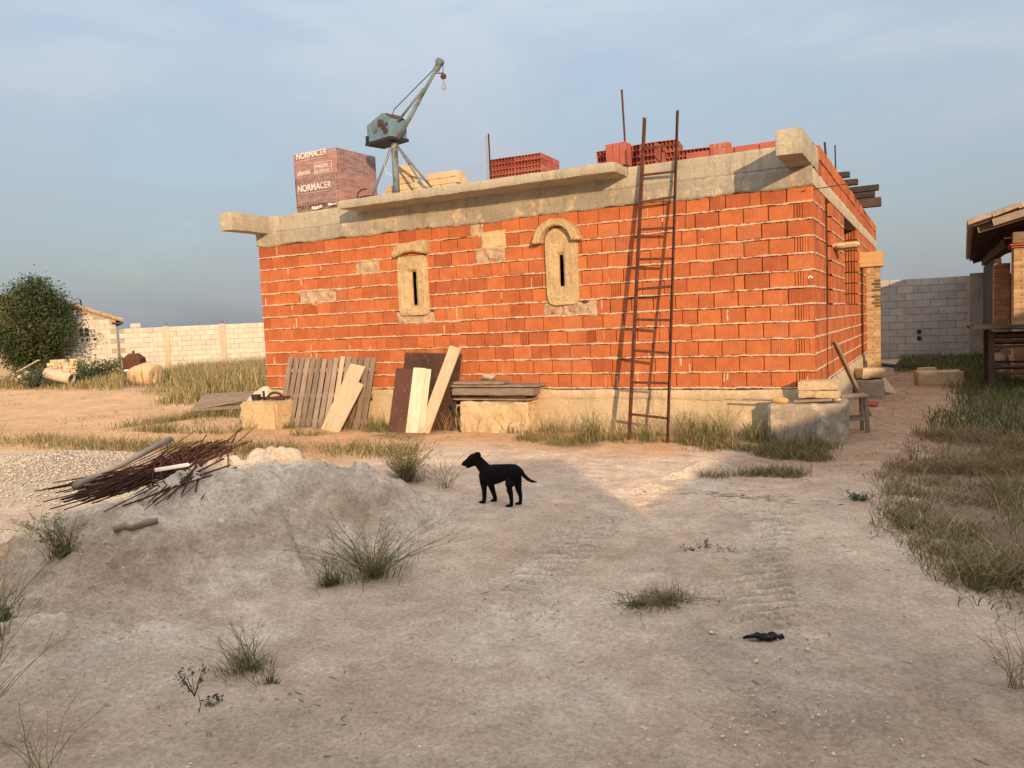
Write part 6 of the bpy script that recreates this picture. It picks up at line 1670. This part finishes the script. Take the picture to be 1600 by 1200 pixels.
# sparse grass on the orange yard
x, y = scatter(rr, 5000, -24, -9.5, -2.5, 5.5, lambda x, y: 0.7*sstep(0.32, 0.5, fbm(x*0.5, y*0.8, 0, 3, 221)))
blades('yard_tufts', pt(x, y), rr.uniform(0.04, 0.14, len(x)), rr.uniform(0.008, 0.014, len(x)), rr.uniform(0.3, 1.2, len(x)), mixcol(rr, len(x), [OLIVE, DRY], [1, 1]), 110, 'sparse tufts scattered on the orange yard')

def weed(name, label, x, y, n_, h, spread, cols, seed, cat='weed', leafy=0, branch=3, thick=0.0022, tuft=0, group=None, zoff=0.0, up=0.55):
    """branching thin-stemmed plant with a tuft of leaves at its foot"""
    t_ = thing(name, label, cat, (x, y, sz(x, y) + zoff), 0, group); R2 = random.Random(seed); r2 = np.random.default_rng(seed)
    mb = MB(); tips = []
    for k in range(n_):
        a = R2.uniform(0, 6.28); L_ = h * R2.uniform(0.45, 1.15); out = spread * R2.uniform(0.15, 1.0) * (L_ / h)
        col = tuple(np.array(R2.choice(cols)) * R2.uniform(0.7, 1.25))
        b0 = Vector((R2.gauss(0, 0.025), R2.gauss(0, 0.025), -0.01)); dr = Vector((math.cos(a), math.sin(a), 0))
        pts = [b0]; nseg = 5
        for i in range(1, nseg + 1):
            s_ = i / nseg; pts.append(b0 + dr * (out * s_**(1.0 + up*0.6)) + Vector((R2.gauss(0, 0.006), R2.gauss(0, 0.006), L_ * (s_ - 0.22*s_*s_*(out / max(L_, 0.01)) ))))
        mb.tube(pts, [thick*(1.25 - 0.85*i/nseg) for i in range(nseg + 1)], 3, col=col, cap=False)
        for q in range(branch):
            i = R2.randint(2, nseg - 1); p = pts[i]; a2 = a + R2.uniform(-1.3, 1.3); l2 = L_ * R2.uniform(0.12, 0.35)
            e = p + Vector((math.cos(a2)*l2*0.75, math.sin(a2)*l2*0.75, l2*R2.uniform(0.3, 0.9))); m_ = p.lerp(e, 0.5) + Vector((0, 0, -l2*0.06))
            mb.tube([p, m_, e], [thick*0.6, thick*0.5, thick*0.25], 3, col=col, cap=False); tips += [e, m_]
        tips += pts[2:]
    mb.build('stems', M_TWIG, t_, fix=False)
    if leafy:
        P = np.array([tuple(R2.choice(tips)) for _ in range(leafy)]) + r2.normal(0, 0.008, (leafy, 3))
        leaves('leaves', P, r2.uniform(0.010, 0.022, leafy) * (1 + 0.6*(h > 0.3)), mixcol(r2, leafy, [np.array(c_) for c_ in cols], [1]*len(cols)), M_GRASS, t_, seed + 3, 0.0)
    if tuft:
        r_ = np.abs(r2.normal(0, spread*0.20, tuft)); a = r2.uniform(0, 6.28, tuft)
        B = np.stack([r_*np.cos(a), r_*np.sin(a), np.full(tuft, -0.01)], 1)
        blades('leaf_tuft', B, h*r2.uniform(0.15, 0.55, tuft), r2.uniform(0.003, 0.006, tuft), r2.uniform(0.2, 1.3, tuft), mixcol(r2, tuft, [np.array(c_) for c_ in cols], [1]*len(cols)), seed + 5, parent=t_, kind2='stuff', az=a + r2.normal(0, 0.5, tuft))
    return t_
gr = [tuple(GREEN), tuple(OLIVE)]; gd = [tuple(OLIVE), tuple(DRY), tuple(GREEN)]; dr_ = [tuple(DRY), tuple(STRAW*0.8), tuple(OLIVE)]
weed('wiry_weed', 'large wiry weed spreading at the right foot of the spoil heap', -1.86, -6.34, 70, 0.46, 0.72, gd, 1, branch=6, tuft=230, up=0.2, thick=0.0019)
weed('wiry_weed', 'small dense weed just left of the large wiry weed', -2.02, -6.55, 20, 0.20, 0.16, gd, 2, branch=3, tuft=240)
weed('bushy_weed', 'grey-green bushy weed behind the right end of the spoil heap', -3.45, -3.75, 110, 0.52, 0.50, [tuple(OLIVE), (0.13, 0.14, 0.075), tuple(DRY)], 3, branch=4, leafy=700, tuft=300)
weed('bushy_weed', 'sparse dry weed leaning right behind the spoil heap', -2.85, -3.95, 26, 0.40, 0.50, dr_, 4, branch=4)
weed('leafy_weed', 'leafy green weed on the left end of the spoil heap below the rebar', -3.30, -7.42, 46, 0.26, 0.17, gr + [tuple(DRY)], 5, branch=4, leafy=260, tuft=160)
weed('leafy_weed', 'small green weed at the left picture edge', -2.98, -7.95, 22, 0.17, 0.12, gr, 6, branch=3, leafy=120, tuft=120)
weed('tall_stalk_grass', 'tall bent grass stalks at the left edge near the small green weed', -2.72, -8.12, 20, 0.56, 0.50, dr_ + gr, 7, branch=2, thick=0.0026)
weed('tall_stalk_grass', 'tall bent grass stalks in the bottom left corner', -2.05, -8.62, 24, 0.52, 0.42, [tuple(OLIVE), tuple(DRY)], 8, branch=2, thick=0.0024)
weed('tall_stalk_grass', 'thin arching stalks at the bottom left of the track', -1.62, -8.60, 14, 0.36, 0.36, dr_, 9, branch=3, thick=0.0018)
weed('green_tuft', 'bright green grass tuft on the near foot of the heap', -1.56, -7.66, 30, 0.27, 0.26, gr + [tuple(STRAW)], 10, branch=2, tuft=190, thick=0.0016)
weed('green_tuft', 'tiny green tuft right of the bright grass tuft', -1.36, -7.72, 8, 0.14, 0.12, gr, 11, branch=2, tuft=45, thick=0.0014)
weed('seedling', 'single-stemmed dark seedling at the near foot of the heap', -1.445, -8.05, 1, 0.10, 0.01, [(0.06, 0.06, 0.03)], 12, branch=0, thick=0.003)
def seedling_top():
    t_ = bpy.data.objects['seedling']; R2 = random.Random(3); mb = MB(); tips = []
    for k in range(9):
        a = R2.uniform(0, 6.28); b = Vector((0, 0, 0.07)); e = b + Vector((math.cos(a)*R2.uniform(0.03, 0.065), math.sin(a)*R2.uniform(0.03, 0.065), R2.uniform(0.05, 0.12)))
        mb.tube([b, b.lerp(e, 0.5) + Vector((0, 0, 0.008)), e], [0.0018, 0.0014, 0.0008], 3, col=(0.05, 0.06, 0.03)); tips += [e, b.lerp(e, 0.7)]
    mb.build('branches', M_TWIG, t_, fix=False); r2 = np.random.default_rng(4)
    P = np.array([tuple(R2.choice(tips)) for _ in range(110)]) + r2.normal(0, 0.010, (110, 3)); leaves('leaves', P, r2.uniform(0.009, 0.018, 110), mixcol(r2, 110, [np.array((0.05, 0.065, 0.03)), OLIVE*0.7], [1, 1]), M_GRASS, t_, 5, 0)
seedling_top()
weed('seedling', 'very small dark seedling between the single-stemmed one and the grass tuft', -1.40, -7.93, 4, 0.06, 0.05, [(0.06, 0.075, 0.03)], 13, branch=2, leafy=50, thick=0.0016)
weed('flattened_tuft', 'flattened dry grass tuft in the middle of the track', -0.03, -6.08, 46, 0.13, 0.42, [tuple(OLIVE), tuple(DRY*0.8)], 14, branch=1, tuft=620, thick=0.0016)
weed('flattened_tuft', 'sparser part of the flattened dry tuft nearer the viewer', -0.17, -6.19, 34, 0.10, 0.42, [tuple(OLIVE*0.8), tuple(DRY*0.7)], 15, branch=1, tuft=520, thick=0.0015)
for k, (x, y, lb) in enumerate(((-0.09, -5.05, 'dark leafed little weed behind the flattened tuft'), (-0.16, -5.16, 'tiny weed left of the dark leafed one behind the tuft'), (0.05, -5.10, 'reddish sprig right of the dark leafed one behind the tuft'))):
    weed('track_weed', lb, x, y, 6, 0.06, 0.06, [(0.07, 0.085, 0.05)] if k < 2 else [tuple(BROWN)], 20 + k, branch=2, leafy=40, thick=0.0015, group='little weeds on the track')
weed('rosette_weed', 'blue-green rosette weed where the track meets the side path', 0.74, -3.34, 34, 0.085, 0.16, [(0.085, 0.115, 0.075), (0.07, 0.095, 0.06)], 25, branch=2, leafy=420, thick=0.002)
weed('tall_stalk_grass', 'dry stalks at the right edge near the bottom', 1.56, -6.55, 22, 0.34, 0.40, dr_, 26, branch=3, thick=0.0018)
weed('dark_weed', 'small dark weed at the left edge of the right-hand grass', 1.08, -1.35, 14, 0.24, 0.10, [tuple(BROWN*0.8), tuple(OLIVE)], 27, branch=4, leafy=90)
weed('dark_weed', 'slender dry bush standing behind the rebar on the yard', -6.3, -3.2, 10, 0.42, 0.16, [tuple(BROWN), tuple(OLIVE)], 28, branch=5, leafy=60)
weed('leafy_weed', 'low green leafy weeds beside the gravel at the left edge', -5.15, -6.45, 40, 0.22, 0.30, [(0.10, 0.15, 0.045), tuple(GREEN)], 29, branch=3, leafy=500, tuft=160)
weed('leafy_weed', 'second green leafy weed nearer the left edge by the gravel', -4.75, -7.05, 34, 0.20, 0.26, [(0.10, 0.15, 0.045), tuple(GREEN)], 30, branch=3, leafy=420, tuft=120)
for k, (x, y, h) in enumerate(((-1.0, -0.45, 0.42), (-1.5, -0.35, 0.40), (-2.75, -0.5, 0.36))):
    weed('wall_weed', ('feathery weed at the wall right of the ladder', 'feathery weed at the wall just beside the ladder foot', 'feathery weed at the wall left of the ladder')[k], x, y, 40, h, 0.22, gd, 40 + k, branch=3, tuft=160, thick=0.0026)
for k, (x, y) in enumerate(((1.35, -4.7), (1.5, -5.35), (1.12, -4.15))):
    weed('edge_tuft', ('drooping dry tuft at the grass edge, middle of three', 'drooping dry tuft at the grass edge, nearest of three', 'drooping dry tuft at the grass edge, farthest of three')[k], x, y, 14, 0.14, 0.28, [tuple(OLIVE*0.8), tuple(DRY*0.7)], 50 + k, branch=1, tuft=260, thick=0.0016)

# fallen twigs
mb = MB(); R_ = random.Random(44)
for k in range(300):
    u = R_.random()
    if u < 0.25: x, y = R_.gauss(-0.15, 0.35), R_.gauss(-3.5, 0.10)
    elif u < 0.45: x, y = R_.gauss(1.25, 0.25), R_.gauss(-4.6, 0.5)
    elif u < 0.65: x, y = R_.gauss(-1.05, 0.35), R_.gauss(-8.0, 0.30)
    else: x, y = R_.uniform(-1.8, 1.8), R_.uniform(-8.2, -2.6)
    a = R_.uniform(0, 3.14) if u > 0.25 else R_.gauss(0.35, 0.35); l_ = R_.uniform(0.008, 0.05) * (1.8 if u < 0.45 else 1); z = sz(x, y)
    p0 = Vector((x, y, z + 0.004)); p2 = p0 + Vector((math.cos(a)*l_, math.sin(a)*l_, R_.uniform(0, 0.006))); p1 = p0.lerp(p2, 0.5) + Vector((R_.gauss(0, 0.004), R_.gauss(0, 0.004), 0.003))
    g = R_.uniform(0.5, 1.3); mb.tube([p0, p1, p2], R_.uniform(0.0010, 0.0024), 3, col=(0.12*g, 0.085*g, 0.055*g))
o = mb.build('fallen_twigs', M_TWIG, None, fix=False); tag(o, 'small broken twigs strewn over the dusty track', 'twigs', kind='stuff')

# ------------------------------------------------------------------ the two houses behind the viewer, whose shadow lies on the yard
ES, ED = Vector((0.787, 0.617, 0)), Vector((-0.617, 0.787, 0))
def behind(s, d): return ES * s + ED * d
fh = thing('flat_roofed_house', 'flat-roofed rendered house behind the viewer shading the track', 'house'); fh.matrix_world = frame(behind(-7.7, -13.0), ES, ED)
mb = MB(); mb.box(0.0, 4.43, -5.0, 0.0, 0, 2.86); mb.build('wall', M_CONC3, fh)
mb = MB(); mb.cbox(-0.03, 4.43, -5.05, 0.0, 2.862, 3.02, 0.01); mb.build('roof', M_CONC, fh)
mb = MB(); mb.cbox(1.0, 1.95, 0.002, 0.05, 0, 2.05, 0.008); d_ = mb.build('door', M_WGREYZ, fh); mb = MB(); mb.tube([(1.82, 0.052, 1.0), (1.82, 0.10, 1.0)], 0.02, 8); mb.build('handle', M_DARK, d_)
mb = MB(); mb.cbox(2.7, 3.7, 0.002, 0.04, 1.0, 2.0, 0.008); w_ = mb.build('window', M_WGREY, fh); mb = MB(); mb.box(2.76, 3.64, 0.041, 0.046, 1.06, 1.94); mb.build('pane', M_DARK, w_)
gh = thing('gabled_house', 'brick house with long tiled gable roof behind the viewer to the right', 'house'); gh.matrix_world = frame(behind(-3.25, -13.0), ES, ED)
k_ = 0.302
mb = MB(); mb.prism([(0.05, 0), (22.5, 0), (22.5, 2.2), (11.3, 2.28 + k_*11.2), (0.05, 2.25)], -7.0, -0.06); mb.build('wall', M_BRICK2, gh)
for sd in (0, 1):
    mb = MB()
    if sd == 0: mb.add([(0.0, y, z) for y in (0.0, -7.1) for z in (2.28, 2.36)] + [(11.3, y, z + k_*11.3) for y in (0.0, -7.1) for z in (2.28, 2.36)], [(0,1,3,2),(4,6,7,5),(0,4,5,1),(2,3,7,6),(1,5,7,3),(0,2,6,4)])
    else: mb.add([(22.7, y, z) for y in (0.0, -7.1) for z in (2.22, 2.30)] + [(11.31, y, z + k_*11.3) for y in (0.0, -7.1) for z in (2.28, 2.36)], [(0,1,3,2),(4,6,7,5),(0,4,5,1),(2,3,7,6),(1,5,7,3),(0,2,6,4)])
    mb.build('roof', M_TILE, gh)
for x in (3.0, 8.0, 15.0):
    mb = MB(); mb.cbox(x, x + 1.1, -0.058, -0.02, 0.9, 1.9, 0.008); w_ = mb.build('window', M_WGREY, gh); mb = MB(); mb.box(x + 0.07, x + 1.03, -0.019, -0.012, 0.97, 1.83); mb.build('pane', M_DARK, w_)
